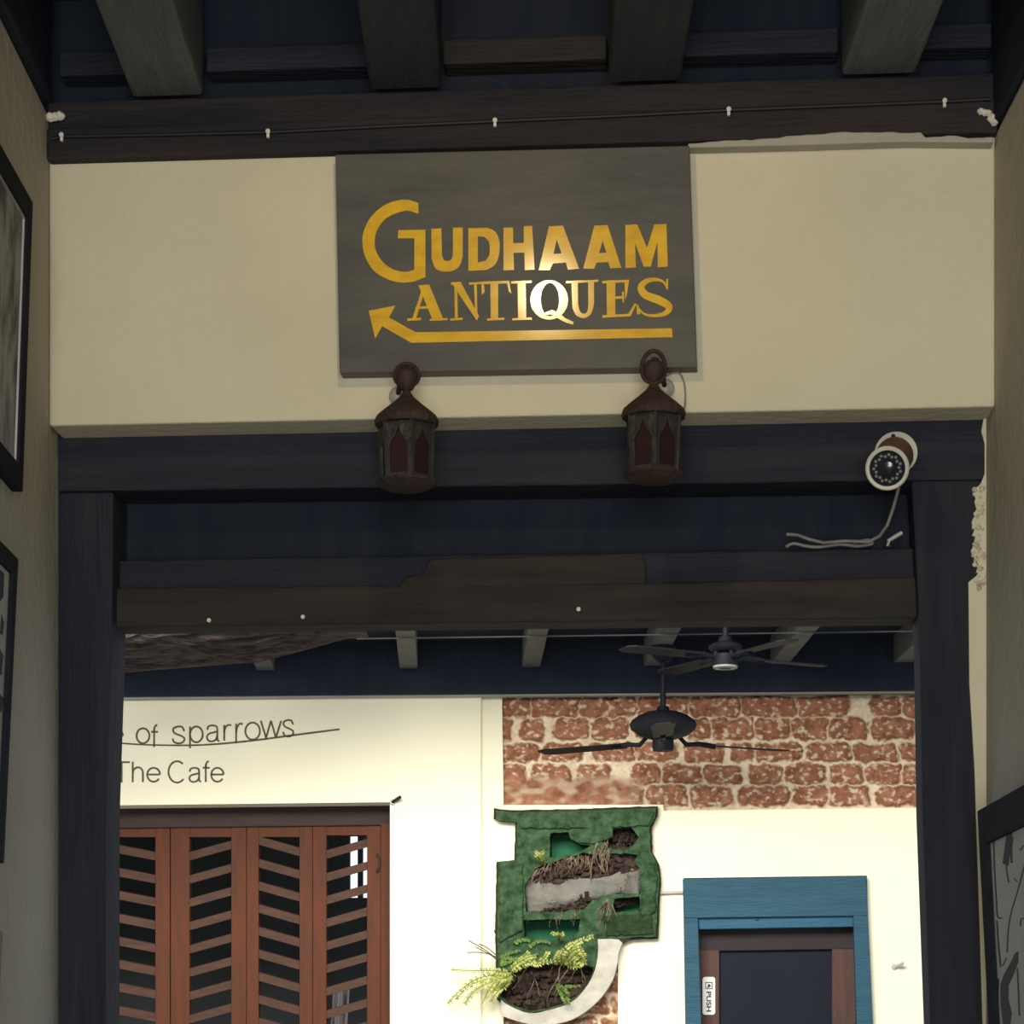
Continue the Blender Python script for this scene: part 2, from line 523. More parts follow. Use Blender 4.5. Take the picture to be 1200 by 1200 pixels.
# small white plaster chips in the upper corners
for nm, cx_, cy_, seed, lab in (('plaster_chip', 66, 136, 1, 'ragged white plaster chip under the ceiling in the corner by the left wall'),
                                ('plaster_chip', 1157, 135, 2, 'crumbly white plaster chip at the end of the wall plate by the right wall')):
    mb = MB()
    r = random.Random(seed)
    for i in range(7):
        c = P(cx_ + r.uniform(-8, 8), cy_ + r.uniform(-5, 9) * (0.3 if seed == 1 else 1), YA - 0.024)
        s = r.uniform(0.004, 0.008)
        mb.lathe([(0.2 * s, -s), (s, -s * .3), (s * .8, s * .5), (0.2 * s, s)], c, (1, r.uniform(-.3, .3), r.uniform(-.3, .3)), 6)
    tag(mb.build(nm, M['white_plastic']), lab, 'plaster')

# ------------------------------------------------------------------ cable and clips on the wall plate
cb = thing('cable_run', P(605, 142, YA - 0.03), 'thin black cable with small white clips stapled along the wall plate', 'cable')
line = [(60, 163), (72, 160), (190, 158), (314, 155), (450, 148), (580, 142), (720, 136), (854, 129), (980, 124), (1107, 119), (1160, 116)]
MB().tube([P(a, b, YA - 0.026) for a, b in line], 0.0028, 6).build('cable', M['black_cable'], cb)
for a, b in ((72, 158), (314, 154), (580, 141), (854, 128), (1107, 118)):
    mb = MB()
    c = P(a, b, YA - 0.034)
    mb.lathe([(0.0015, -0.004), (0.0038, -0.003), (0.0038, 0.003), (0.0025, 0.0085)], c, (0, 0.9, 0.15), 8)
    mb.prism([c + Vector((-.0022, 0, -.009)), c + Vector((.0022, 0, -.009)), c + Vector((.0022, 0, .004)), c + Vector((-.0022, 0, .004))], Vector((0, .006, 0)))
    mb.build('clip', M['white_plastic'], cb)

# ------------------------------------------------------------------ sign
YS = YA - 0.034
sg = thing('shop_sign', P(605, 436, YA - 0.02), 'dark wooden board lettered in gold with GUDHAAM ANTIQUES and an arrow', 'sign')
MB().pix([(393, 181), (808, 170.5), (817, 430), (398, 437)], YS, 0.033).build('board', M['board'], sg, bevel=0.0015)


def Z(x, y):
    return (420 + x / 3.158, 220 + y / 3.158)


YL = YS - 0.0016
TL = 0.0022


def word(name, loops):
    mb = MB()
    for lp in loops:
        if isinstance(lp, tuple):
            mb.mesh(filled([[Z(*p) for p in q] for q in lp], YL, TL))
        else:
            mb.pix([Z(*p) for p in lp], YL - 0.00006 * (len(mb.f) % 7), TL)
    return mb.build(name, M['gold'], sg)


def ell(cx, cy, rx, ry, n=40, a0=0, a1=2 * PI):
    return [(cx + rx * math.cos(a0 + (a1 - a0) * i / n), cy + ry * math.sin(a0 + (a1 - a0) * i / n)) for i in range(n)]


def stroke(pts, ws):
    """A pen stroke: polyline pts with widths ws as one polygon."""
    n = 8
    P2, W2 = [], []
    k = len(pts)
    for i in range(k - 1):          # Catmull-Rom
        p0, p1, p2, p3 = pts[max(i - 1, 0)], pts[i], pts[i + 1], pts[min(i + 2, k - 1)]
        for j in range(n):
            t = j / n
            P2.append(tuple(0.5 * (2 * p1[d] + (p2[d] - p0[d]) * t + (2 * p0[d] - 5 * p1[d] + 4 * p2[d] - p3[d]) * t * t + (3 * p1[d] - p0[d] - 3 * p2[d] + p3[d]) * t ** 3) for d in (0, 1)))
            W2.append(ws[i] + (ws[i + 1] - ws[i]) * t)
    P2.append(pts[-1])
    W2.append(ws[-1])
    a, b = [], []
    for i, (x, y) in enumerate(P2):
        x0, y0 = P2[max(i - 1, 0)]
        x1, y1 = P2[min(i + 1, len(P2) - 1)]
        L = math.hypot(x1 - x0, y1 - y0) or 1
        nx, ny = -(y1 - y0) / L, (x1 - x0) / L
        a.append((x + nx * W2[i] / 2, y + ny * W2[i] / 2))
        b.append((x - nx * W2[i] / 2, y - ny * W2[i] / 2))
    return a + b[::-1]


def smooth_loop(pts, n=4):
    out = []
    k = len(pts)
    for i in range(k - 1):
        p0, p1, p2, p3 = pts[max(i - 1, 0)], pts[i], pts[i + 1], pts[min(i + 2, k - 1)]
        for j in range(n):
            t = j / n
            out.append(tuple(0.5 * (2 * p1[d] + (p2[d] - p0[d]) * t + (2 * p0[d] - 5 * p1[d] + 4 * p2[d] - p3[d]) * t * t + (3 * p1[d] - p0[d] - 3 * p2[d] + p3[d]) * t ** 3) for d in (0, 1)))
    out.append(pts[-1])
    return out


G = smooth_loop([(222, 57), (185, 45), (140, 48), (90, 68), (45, 110), (20, 160), (15, 205), (25, 255), (55, 305), (100, 335), (150, 350), (200, 348), (248, 330)]) + \
    [(248, 155), (148, 157), (146, 187), (207, 187)] + \
    smooth_loop([(207, 303), (180, 311), (140, 306), (100, 284), (70, 245), (60, 205), (68, 160), (95, 120), (130, 98), (180, 85), (222, 97)])
word('gold_lettering', [
    G,
    [(270, 152), (307, 150)] + smooth_loop([(309, 245), (316, 267), (330, 271), (345, 264), (350, 245)]) + [(350, 148), (386, 147)] + smooth_loop([(386, 255), (375, 288), (350, 307), (315, 310), (285, 298), (271, 262)]),
    ([(407, 150)] + smooth_loop([(478, 148), (507, 163), (522, 200), (520, 250), (505, 285), (475, 304)]) + [(407, 308)],
     [(442, 180)] + smooth_loop([(465, 181), (483, 200), (486, 225), (484, 250), (470, 270)]) + [(442, 277)]),
    [(537, 148), (572, 147), (573, 205), (612, 204), (612, 142), (643, 141), (652, 303), (616, 305), (614, 240), (574, 241), (576, 304), (537, 306)],
    ([(705, 143), (757, 140), (817, 300), (775, 303), (768, 277), (720, 280), (708, 305), (667, 305)], [(734, 192), (752, 243), (722, 245)]),
    ([(873, 140), (922, 138), (973, 296), (932, 298), (925, 275), (882, 277), (872, 300), (832, 299)], [(904, 195), (918, 240), (891, 242)]),
    [(988, 138), (1032, 136), (1068, 222), (1095, 136), (1140, 134), (1145, 292), (1108, 294), (1107, 200), (1082, 292), (1056, 292), (1024, 205), (1027, 295), (988, 297)],
])
serif = [
    # A
    [(222, 361), (262, 358), (314, 486), (274, 488)], [(236, 372), (247, 376), (213, 486), (199, 486)], [(212, 440), (290, 437), (292, 446), (210, 449)],
    [(181, 484), (232, 481), (232, 490), (181, 493)], [(264, 485), (330, 482), (330, 490), (264, 493)],
    # N
    [(355, 356), (366, 356), (368, 484), (357, 485)], [(345, 354), (380, 352), (446, 474), (438, 491)], [(428, 352), (438, 352), (441, 490), (432, 476)],
    [(343, 350), (380, 348), (380, 357), (343, 359)], [(340, 484), (386, 481), (386, 489), (340, 492)], [(409, 351), (459, 348), (459, 356), (409, 359)],
    # T
    [(488, 350), (517, 349), (517, 486), (490, 487)], [(455, 347), (558, 344), (558, 354), (455, 357)], [(454, 348), (463, 348), (468, 385), (457, 397)], [(549, 345), (558, 344), (566, 392), (556, 383)],
    [(476, 484), (540, 481), (540, 489), (476, 492)],
    # I
    [(589, 346), (619, 345), (621, 484), (591, 485)], [(565, 346), (641, 343), (641, 352), (565, 355)], [(569, 483), (642, 480), (642, 488), (569, 491)],
    # Q
    (ell(706, 415, 70, 73), ell(709, 414, 34, 62)), [(690, 462), (716, 452), (742, 462), (765, 482), (797, 497), (794, 507), (770, 500), (735, 482), (712, 468), (694, 472)],
    # U
    [(788, 344), (812, 344)] + smooth_loop([(813, 430), (820, 457), (835, 466), (848, 455), (851, 425)]) + [(850, 343), (872, 342)] + smooth_loop([(872, 430), (862, 465), (838, 482), (808, 474), (792, 445)]),
    [(768, 345), (832, 342), (832, 351), (768, 354)], [(832, 343), (888, 340), (888, 348), (832, 351)],
    # E
    [(918, 343), (951, 342), (951, 476), (920, 477)], [(902, 345), (1002, 340), (1002, 349), (902, 354)], [(984, 342), (1002, 341), (994, 395), (988, 415)],
    [(950, 402), (984, 400), (984, 410), (950, 412)], [(975, 385), (983, 385), (983, 428), (977, 420)], [(903, 472), (1008, 466), (1006, 476), (903, 481)], [(1022, 428), (1030, 430), (1008, 475), (994, 474)],
    # S
    stroke([(1143, 372), (1128, 348), (1100, 340), (1066, 346), (1046, 368), (1062, 396), (1112, 416), (1148, 438), (1140, 462), (1102, 473), (1060, 468), (1033, 442)], [5, 8, 13, 19, 25, 29, 31, 27, 19, 12, 8, 5]),
    [(1139, 337), (1146, 337), (1146, 376), (1140, 376)], [(1029, 432), (1036, 434), (1044, 466), (1031, 470)],
]
word('gold_serif_lettering', serif)
word('gold_arrow', [[(38, 455), (137, 436), (113, 480), (212, 535), (1160, 520), (1163, 553), (195, 574), (88, 512), (62, 558)]])

# ------------------------------------------------------------------ lanterns
YN = 3.875


def lantern(px, plate, lab, dy, phase, loop):
    def q(dx, py):
        return P(px + dx, py + dy, YN)
    c0 = q(0, 565)
    t = thing('wall_lantern', P(px, 575 + dy, YN), lab, 'lantern', 'rusty wall lanterns')
    zz = lambda py: q(0, py).z - c0.z
    rr = lambda w: w / F * c0.y
    # base dish
    MB().lathe([(rr(8), zz(574)), (rr(26), zz(573)), (rr(37), zz(567)), (rr(36), zz(564)), (rr(31), zz(563)), (rr(20), zz(561))], c0, n=12, phase=phase).build('base', M['rust'], t)
    # hexagonal body frame with arched openings
    n = 6
    R0, R1 = rr(31), rr(34)
    fr = MB()
    for k in range(n):
        a0, a1 = phase + 2 * PI * k / n, phase + 2 * PI * (k + 1) / n
        def corner(a, u):
            R = R0 + (R1 - R0) * u
            return Vector((c0.x + R * math.cos(a), c0.y + R * math.sin(a), c0.z + zz(563) + (zz(496) - zz(563)) * u))
        def pt(s, u):
            return corner(a0, u).lerp(corner(a1, u), s)
        inn = Vector((-(math.cos((a0 + a1) / 2)), -(math.sin((a0 + a1) / 2)), 0)) * 0.0025
        arch = [(0.16, 0.06), (0.16, 0.52), (0.22, 0.60), (0.34, 0.66), (0.42, 0.74), (0.5, 0.86), (0.58, 0.74), (0.66, 0.66), (0.78, 0.60), (0.84, 0.52), (0.84, 0.06)]
        fr.prism([pt(0, 0), pt(0, 1)] + [pt(0.5, 1)] + [pt(s, u) for s, u in arch[:6]][::-1] + [pt(0.16, 0.0)], inn)
        fr.prism([pt(1, 0), pt(1, 1)] + [pt(0.5, 1)] + [pt(s, u) for s, u in arch[5:]] + [pt(0.84, 0.0)], inn)
        fr.prism([pt(0.16, 0), pt(0.84, 0), pt(0.84, 0.06), pt(0.16, 0.06)], inn)
    for k in range(n):
        a = phase + 2 * PI * k / n
        fr.tube([Vector((c0.x + R0 * math.cos(a), c0.y + R0 * math.sin(a), c0.z + zz(563))), Vector((c0.x + R1 * math.cos(a), c0.y + R1 * math.sin(a), c0.z + zz(496)))], rr(2.0), 6)
    body = fr.build('body', M['grey_metal'], t)
    for k in range(n):
        a0, a1 = phase + 2 * PI * k / n, phase + 2 * PI * (k + 1) / n
        f = 0.9
        ps = []
        for a, py, R in ((a0, 562, R0), (a1, 562, R0), (a1, 498, R1), (a0, 498, R1)):
            ps.append(Vector((c0.x + R * f * math.cos(a), c0.y + R * f * math.sin(a), c0.z + zz(py))))
        mid = (a0 + a1) / 2
        MB().prism(ps, Vector((-math.cos(mid), -math.sin(mid), 0)) * 0.0015).build('pane', M['red_glass'], body)
    # conical roof with rolled eaves
    roof = MB().lathe([(rr(33), zz(500)), (rr(37), zz(499)), (rr(38), zz(494)), (rr(36), zz(489)), (rr(28), zz(482)), (rr(18), zz(474)), (rr(9), zz(466)), (rr(5), zz(460)), (rr(4), zz(456))], c0, n=18, phase=phase).build('roof', M['rust'], t, smooth=True)
    # hanging knuckle and flat loop above the roof
    kn = MB()
    kn.lathe([(rr(4), zz(459)), (rr(8), zz(456)), (rr(11), zz(450)), (rr(13), zz(443)), (rr(12), zz(437)), (rr(9), zz(433)), (rr(4), zz(431))], c0, n=14)
    kn.build('knuckle', M['rust'], roof, smooth=True)
    lp = MB()
    pts = [q(14 * math.cos(a), 440 + (19 if loop else 13) * math.sin(a)) + Vector((0, 0.004 * math.cos(a * 2), 0)) for a in [2 * PI * i / 24 for i in range(25)]]
    lp.tube(pts, rr(2.6), 8)
    lp.build('hanging_loop', M['rust'], roof, smooth=True)
    # rosette on the wall and the arm that carries the loop
    pc = P(px + plate, 463 + dy, YA - 0.010)
    rs = MB().lathe([(0.015, 0.010), (0.015, 0.004), (0.0125, -0.002), (0.006, -0.006)], pc, NRM, 20).build('wall_plate', M['zinc'], t, smooth=True)
    st = q(0, 430)
    ar = MB()
    mid = pc.lerp(st, 0.5) + Vector((0, 0, 0.012))
    ar.tube([pc, pc.lerp(mid, 0.5) + Vector((0, -0.004, 0.004)), mid, mid.lerp(st, 0.5) + Vector((0, 0, 0.004)), st, q(0, 436)], 0.004, 8)
    ar.build('arm', M['rust'], rs)
    return t


lantern(476.5, -10, 'rusty hexagonal wall lantern hanging under the arrow end of the gold sign', 0, math.radians(-77), False)
ln2 = lantern(766, 13, 'rusty hexagonal wall lantern hanging under the straight end of the gold sign', -9, math.radians(-89), True)
w = thing('lantern_wire', P(800, 470, YA - 0.005), 'thin dark wire looping down the cream wall beside the second lantern', 'wire')
MB().tube([P(a, b, YA - 0.006) for a, b in smooth_loop([(780, 441), (788, 437), (797, 438), (802, 450), (803, 465), (802, 478), (797, 490)])], 0.0012, 6).build('loop', M['grey_cable'], w)

# ------------------------------------------------------------------ security camera
sc_ = thing('security_camera', P(1050, 531, YF), 'white bullet security camera with a rust brown hood on the dark door lintel', 'camera')
bk = P(1050, 531, YF - 0.004)
MB().lathe([(0.0335, 0.003), (0.0335, -0.002), (0.029, -0.005), (0.008, -0.007)], bk, NRM, 28).build('mount_disc', M['white_plastic'], sc_, smooth=True)
for a in (100, 338, 220):
    MB().lathe([(0.0035, 0.002), (0.0035, -0.002)], P(1050 + 19 * math.cos(math.radians(a)), 531 - 20 * math.sin(math.radians(a)), YF - 0.0085), NRM, 10).build('screw', M['black_cable'], sc_)
fc = P(1040, 548.5, YF - 0.125)
b0 = P(1048.5, 534, YF - 0.015)
ax = (fc - b0).normalized()
Lb = (fc - b0).length
body = MB().lathe([(0.018, 0.0), (0.025, Lb * .12), (0.0268, Lb * .3), (0.0268, Lb)], b0, ax, 28).build('body', M['white_plastic'], sc_, smooth=True)
# hood: a half shell over the body
hd = MB()
s1 = ax.cross(Vector((0, 0, 1))).normalized()
t1 = s1.cross(ax)
vs, fs = [], []
nA, nL = 18, 3
for sh, R in ((0, 0.0295), (1, 0.0280)):
    for j in range(nL + 1):
        h = Lb * (0.02 + 0.93 * j / nL)
        for i in range(nA + 1):
            a = math.radians(-20 + 220 * i / nA)
            vs.append(b0 + ax * h + (s1 * math.cos(a) + t1 * math.sin(a)) * R)
m_ = (nA + 1) * (nL + 1)
for j in range(nL):
    for i in range(nA):
        q0 = j * (nA + 1) + i
        fs.append([q0, q0 + 1, q0 + nA + 2, q0 + nA + 1])
        fs.append([m_ + q0, m_ + q0 + nA + 1, m_ + q0 + nA + 2, m_ + q0 + 1])
for j in range(nL):
    for i in (0, nA):
        q0 = j * (nA + 1) + i
        fs.append([q0, q0 + nA + 1, m_ + q0 + nA + 1, m_ + q0])
for i in range(nA):
    for j in (0, nL):
        q0 = j * (nA + 1) + i
        fs.append([q0, m_ + q0, m_ + q0 + 1, q0 + 1])
hd.add(vs, fs).build('hood', M['hood'], sc_, smooth=True)
rg = MB()
rg.lathe([(0.026, -0.004), (0.0325, -0.003), (0.0335, 0.003), (0.0315, 0.006), (0.0275, 0.004), (0.0265, -0.002)], fc, ax, 36)
face = rg.build('front_ring', M['white_plastic'], sc_, smooth=True)
gl = MB().lathe([(0.0272, -0.006), (0.0272, 0.0015), (0.011, 0.0022)], fc, ax, 32).build('face_glass', M['frame_black'], sc_)
MB().lathe([(0.0105, 0.001), (0.0105, 0.004), (0.006, 0.0052), (0.001, 0.0055)], fc, ax, 24).build('lens', M['lens'], gl, smooth=True)
mb = MB()
for i in range(22):
    a = 2 * PI * i / 22
    R = 0.0178 if i % 2 else 0.0205
    c = fc + (s1 * math.cos(a) + t1 * math.sin(a)) * R + ax * 0.001
    mb.lathe([(0.0024, 0), (0.0024, 0.0015), (0.0012, 0.0028)], c, ax, 10)
mb.build('led_ring', M['led'], gl)

cbl = thing('camera_cable', P(1030, 636, YF + 0.03), 'grey cable dropping from the security camera onto the timber ledge', 'cable')
path = [(1054, 558, -.03), (1053, 572, -0.02), (1047, 595, 0.0), (1040, 615, 0.01), (1031, 628, 0.02), (1018, 635, 0.03), (990, 634, 0.03), (965, 636, 0.03), (948, 632, 0.03), (935, 627, 0.03), (922, 626, 0.035)]
MB().tube([P(a, b, YF + c) for a, b, c in path], 0.0026, 8).build('lead', M['grey_cable'], cbl, smooth=True)
MB().tube([P(a, b, YF + 0.04) for a, b in smooth_loop([(921, 641), (930, 637), (945, 640), (960, 641), (985, 638), (1005, 640), (1022, 637), (1018, 633), (1000, 636)])], 0.0026, 8).build('slack_loop', M['grey_cable'], cbl, smooth=True)
MB().tube([P(a, b, YF + 0.04) for a, b in ((1041, 640), (1041, 634), (1047, 630), (1057, 624))], 0.0035, 8).build('connector', M['zinc'], cbl, smooth=True)

# ------------------------------------------------------------------ pictures on the side walls


def picture(name, top, bot, y, ln, fw, thick, lab, group, art, fmat, matw=0.0):
    """A hung picture leaning off the wall: its far upright runs through pixels top and bot at depth y."""
    a = Vector(((top[0] - CX) / F * y, y, EYE + (CY - top[1]) / F * y))
    b = Vector(((bot[0] - CX) / F * y, y, EYE + (CY - bot[1]) / F * y))
    sd = 1 if a.x < 0 else -1
    U = (a - b)
    H = U.length
    U.normalize()
    V = Vector((0, -1, 0))
    Nn = V.cross(U) * 1.0
    if Nn.x * sd < 0:
        Nn = -Nn
    t = thing(name, b - Nn * thick, lab, 'picture', group)

    def q(u, v, w=0.0):
        return b + V * u + U * v + Nn * w
    f = MB()
    for (u0, v0, u1, v1) in ((0, 0, fw, H), (ln - fw, 0, ln, H), (fw, 0, ln - fw, fw), (fw, H - fw, ln - fw, H)):
        f.prism([q(u0, v0), q(u1, v0), q(u1, v1), q(u0, v1)], -Nn * thick)
    f.build('frame', fmat, t, bevel=0.002)
    pa = MB().prism([q(fw, fw, -.007), q(ln - fw, fw, -.007), q(ln - fw, H - fw, -.007), q(fw, H - fw, -.007)], -Nn * 0.004).build('artwork', art, t)
    if matw:
        s = MB()
        for (u0, v0, u1, v1) in ((fw, fw, fw + matw, H - fw), (ln - fw - matw, fw, ln - fw, H - fw), (fw + matw, fw, ln - fw - matw, fw + matw), (fw + matw, H - fw - matw, ln - fw - matw, H - fw)):
            s.prism([q(u0, v0, -.004), q(u1, v0, -.004), q(u1, v1, -.004), q(u0, v1, -.004)], -Nn * 0.004)
        s.build('fillet', M['silver'], t)
    return t, q, H, pa


def ray_on(q, px, py, w):
    """Photo point on the plane of a picture -> (u, v) on it."""
    p0, n_ = q(0, 0, w), (q(0, 0, 1) - q(0, 0, 0))
    d = Vector(((px - CX) / F, 1, (CY - py) / F))
    e = Vector((0, 0, EYE))
    tt = (p0 - e).dot(n_) / d.dot(n_)
    p = e + d * tt
    return p


upic = picture('framed_picture', (39, 237), (27, 577), 3.763, 0.42, 0.034, 0.03, 'dark framed grey ink drawing hanging highest on the left wall', 'pictures on the passage walls', M['wash'], M['frame_black'], 0.004)
lpic = picture('framed_picture', (22, 655), (5, 1012), 3.63, 0.42, 0.026, 0.025, 'black framed drawing on pale paper hanging lower on the left wall', 'pictures on the passage walls', M['paper'], M['frame_black'])
bpic = picture('framed_picture', (3.5, 1092), (-14, 1460), 3.60, 0.4, 0.03, 0.025, 'grey framed picture just showing at the bottom of the left wall', 'pictures on the passage walls', M['paper'], M['grey_metal'])
rpic = picture('framed_picture', (1145, 950), (1176, 1540), 3.90, 0.5, 0.055, 0.025, 'black framed line drawing hanging on the right wall beside the door frame', 'pictures on the passage walls', M['paper'], M['frame_black'])


def ink(pic, strokes, name):
    t, q, H, pa = pic
    n_ = (q(0, 0, 1) - q(0, 0, 0)).normalized()
    mb = MB()
    for poly in strokes:
        mb.prism([ray_on(q, a, b, -.0065) for a, b in poly], -n_ * 0.0006)
    mb.build(name, M['ink'], pa)


def R5(x, y):
    return (1100 + x / 3.75, 880 + y / 3.75)


rs = [[(303, 330), (327, 322), (306, 505), (280, 495)]]
for pts, w_ in (([(296, 500), (300, 540), (308, 578)], 5), ([(323, 378), (318, 430), (320, 492)], 9), ([(378, 495), (345, 620), (318, 710), (305, 790), (300, 885)], 4.5),
                ([(240, 350), (244, 500), (252, 640), (258, 725), (278, 735)], 6), ([(255, 745), (262, 850), (272, 950)], 7), ([(352, 430), (360, 434), (372, 415)], 4),
                ([(358, 770), (362, 740), (380, 735)], 5), ([(345, 955), (350, 1060), (354, 1165)], 6), ([(280, 945), (298, 910)], 4), ([(262, 1000), (258, 1090), (264, 1200)], 8),
                ([(392, 380), (380, 480)], 4), ([(330, 560), (345, 575)], 3)):
    rs.append(stroke(pts, [w_] * len(pts)))
rs.append([(350, 882), (338, 885), (310, 940), (285, 985), (270, 1030), (272, 1120), (282, 1200), (310, 1230), (320, 1150), (305, 1090), (306, 1030), (325, 990), (348, 930)])
ink(rpic, [[R5(*p) for p in s] for s in rs], 'ink_strokes')
ink(lpic, [[R for R in s] for s in ([(0, 668), (5, 672), (4, 700), (0, 705)], [(2, 720), (5, 730), (3, 745), (0, 742)], [(0, 760), (4, 768), (2, 790), (0, 792)], [(-2, 812), (4, 818), (2, 835), (-3, 830)], [(-3, 905), (2, 915), (0, 940), (-4, 935)])], 'ink_drawing')

# ------------------------------------------------------------------ the cafe wall across the courtyard
sh_open = [(20, 945), (457, 940), (457, 1900), (20, 1900)]
pc_ = lambda x, y: (520 + x / 4, 930 + y / 4)
cut = [pc_(*p) for p in [(262, 96), (980, 86), (975, 110), (950, 160), (955, 275), (985, 335), (995, 400), (985, 560), (980, 655), (818, 680), (815, 1280), (280, 1280), (280, 1040), (268, 960), (266, 640), (272, 335), (358, 330), (360, 120), (262, 112)]]
brick_open = [(588, 800), (1300, 786), (1300, 943.5), (1078, 946.5), (778, 950), (777, 943), (590, 943.5)]
door_open = [(801, 1029), (1016, 1026), (1022, 1500), (1022, 1900), (806, 1900), (803, 1200)]
main = [(563, 815), (588, 814.6), (588, 800), (1500, 780), (1500, 1926), (563, 1926)]
mb = MB()
mb.mesh(filled([[(563, 800), (588, 800), (590, 943.5), (777, 943), (778, 950), (1078, 946.5), (1300, 943.5), (1500, 942), (1500, 1920), (563, 1920)], cut, door_open], YC, 0.2))
struct(mb.build('wall_far', M['cafe'], bevel=0.0))
mb = MB()
mb.mesh(filled([[(-400, 810), (563.5, 800), (563.5, 1920), (-400, 1920)], sh_open], YC - 0.025, 0.23))
struct(mb.build('wall_far_left', M['cafe']))
# grey strip along the top of the wall
struct(MB().pix([(-300, 817), (588, 810.5), (1300, 803), (1300, 809), (588, 815.5), (-300, 823)], YC - 0.06, 0.05).build('trim_11', M['grey_strip']))


def brickwork(name, rows, x0, y0, x1, y1, step, smear=None, keep=None):
    nx, ny = int((x1 - x0) / step), int((y1 - y0) / step)
    vs, mk = [], []
    for j in range(ny + 1):
        py = y0 + (y1 - y0) * j / ny
        for i in range(nx + 1):
            px = x0 + (x1 - x0) * i / nx
            wx = 4.6 * noise.noise((px / 14, py / 14, 1.7)) + 2.4 * noise.noise((px / 4.5, py / 4.5, 9.1))
            wy = 3.4 * noise.noise((px / 14, py / 14, 5.3)) + 2.2 * noise.noise((px / 4.5, py / 4.5, 3.3))
            d = 99
            for (a, b, c, e) in rows:
                cx_, cy_ = (a + c) / 2, (b + e) / 2
                hx, hy = (c - a) / 2, (e - b) / 2
                rad = min(hx, hy) * 0.55
                qx, qy = abs(px + wx - cx_) - hx + rad, abs(py + wy - cy_) - hy + rad
                dd = math.hypot(max(qx, 0), max(qy, 0)) + min(max(qx, qy), 0) - rad
                d = min(d, dd)
            m_ = min(max((d + 0.6) / 2.2, 0), 1)
            lime = noise.fractal((px / 7, py / 5, 2.2), 1.0, 2.1, 4)
            m_ = max(m_, min(max((lime - 0.16) * 2.0, 0), 0.8))
            h = min(max((1.5 - d) / 5, 0), 1) * 0.016
            if smear:
                s_ = smear(px, py)
                m_ = m_ * (1 - s_) + s_ * max(0.03, min(0.5, 0.18 + 0.8 * noise.noise((px / 14, py / 7, 7.7))))
                h = h * (1 - s_) + 0.012 * s_
            h += 0.0045 * noise.fractal((px / 6, py / 6, 0.4), 1.0, 2.0, 4)
            vs.append(P(px, py, YC + 0.04 - h))
            mk.append(m_)
    fs = [[j * (nx + 1) + i, j * (nx + 1) + i + 1, (j + 1) * (nx + 1) + i + 1, (j + 1) * (nx + 1) + i] for j in range(ny) for i in range(nx)]
    me = bpy.data.meshes.new(name)
    me.from_pydata([tuple(v) for v in vs], [], fs)
    at = me.attributes.new('mortar', 'FLOAT', 'POINT')
    at.data.foreach_set('value', mk)
    me.materials.append(M['brick'])
    for p in me.polygons:
        p.use_smooth = True
    o = bpy.data.objects.new(name, me)
    COL.objects.link(o)
    mo = o.modifiers.new('thick', 'SOLIDIFY')
    mo.thickness = 0.05
    mo.offset = -1
    bm = bmesh.new()
    bm.from_mesh(me)
    bm.normal_update()
    if sum(f.normal.y for f in list(bm.faces)[:200]) > 0:
        bmesh.ops.reverse_faces(bm, faces=bm.faces)
        bm.to_mesh(me)
    bm.free()
    return struct(o)


bx = lambda x: 580 + x / 2.4
by = lambda y: 800 + y / 2.4
RB = []
for ya, yb, xs in ((38, 96, [(18, 100), (106, 238), (242, 395), (400, 540), (545, 688), (692, 845), (850, 1000), (1055, 1140), (1150, 1250)]),
                   (101, 160, [(10, 48), (70, 140), (168, 268), (275, 375), (400, 500), (540, 606), (612, 730), (736, 830), (834, 935), (942, 1045), (1058, 1180)]),
                   (172, 221, [(12, 125), (133, 250), (268, 390), (396, 510), (535, 645), (665, 730), (737, 865), (878, 1003), (1009, 1135), (1143, 1260)]),
                   (231, 284, [(12, 90), (105, 210), (230, 320), (385, 460), (467, 585), (592, 690), (712, 810), (817, 930), (941, 1035), (1042, 1140), (1148, 1240)]),
                   (291, 346, [(10, 150), (160, 300), (310, 420), (430, 540), (550, 665), (683, 830), (840, 935), (942, 1055), (1075, 1190)])):
    RB += [(bx(a), by(ya), bx(b), by(yb)) for a, b in xs]


def sm(px, py):
    a = (py - 908 + 5 * noise.noise((px / 20, 0, 0))) / 8
    b = (765 - px) / 40
    return max(0, min(1, min(a, b)))


brickwork('wall_brick', RB, 584, 806, 1110, 954, 0.9, sm)
RB2 = [(650 + 34 * (i % 3) - 15 * (j % 2), 1118 + 25 * j, 679 + 34 * (i % 3) - 15 * (j % 2), 1138 + 25 * j) for i in range(3) for j in range(6)]
RB2 += [(580 + 34 * i - 15 * (j % 2), 1193 + 25 * j, 609 + 34 * i - 15 * (j % 2), 1213 + 25 * j) for i in range(3) for j in range(3)]
brickwork('wall_brick_lower', RB2, 586, 1120, 728, 1250, 1.2)

# lettering on the wall
lt = thing('wall_lettering', P(250, 917, YC - 0.026), 'dark thin lettering of sparrows and The Cafe over a swoosh on the cafe wall', 'lettering')
YW = YC - 0.027


def arc(cx, cy, rx, ry, a0, a1, n=14):
    return [(cx + rx * math.cos(math.radians(a0 + (a1 - a0) * i / n)), cy + ry * math.sin(math.radians(a0 + (a1 - a0) * i / n))) for i in range(n + 1)]


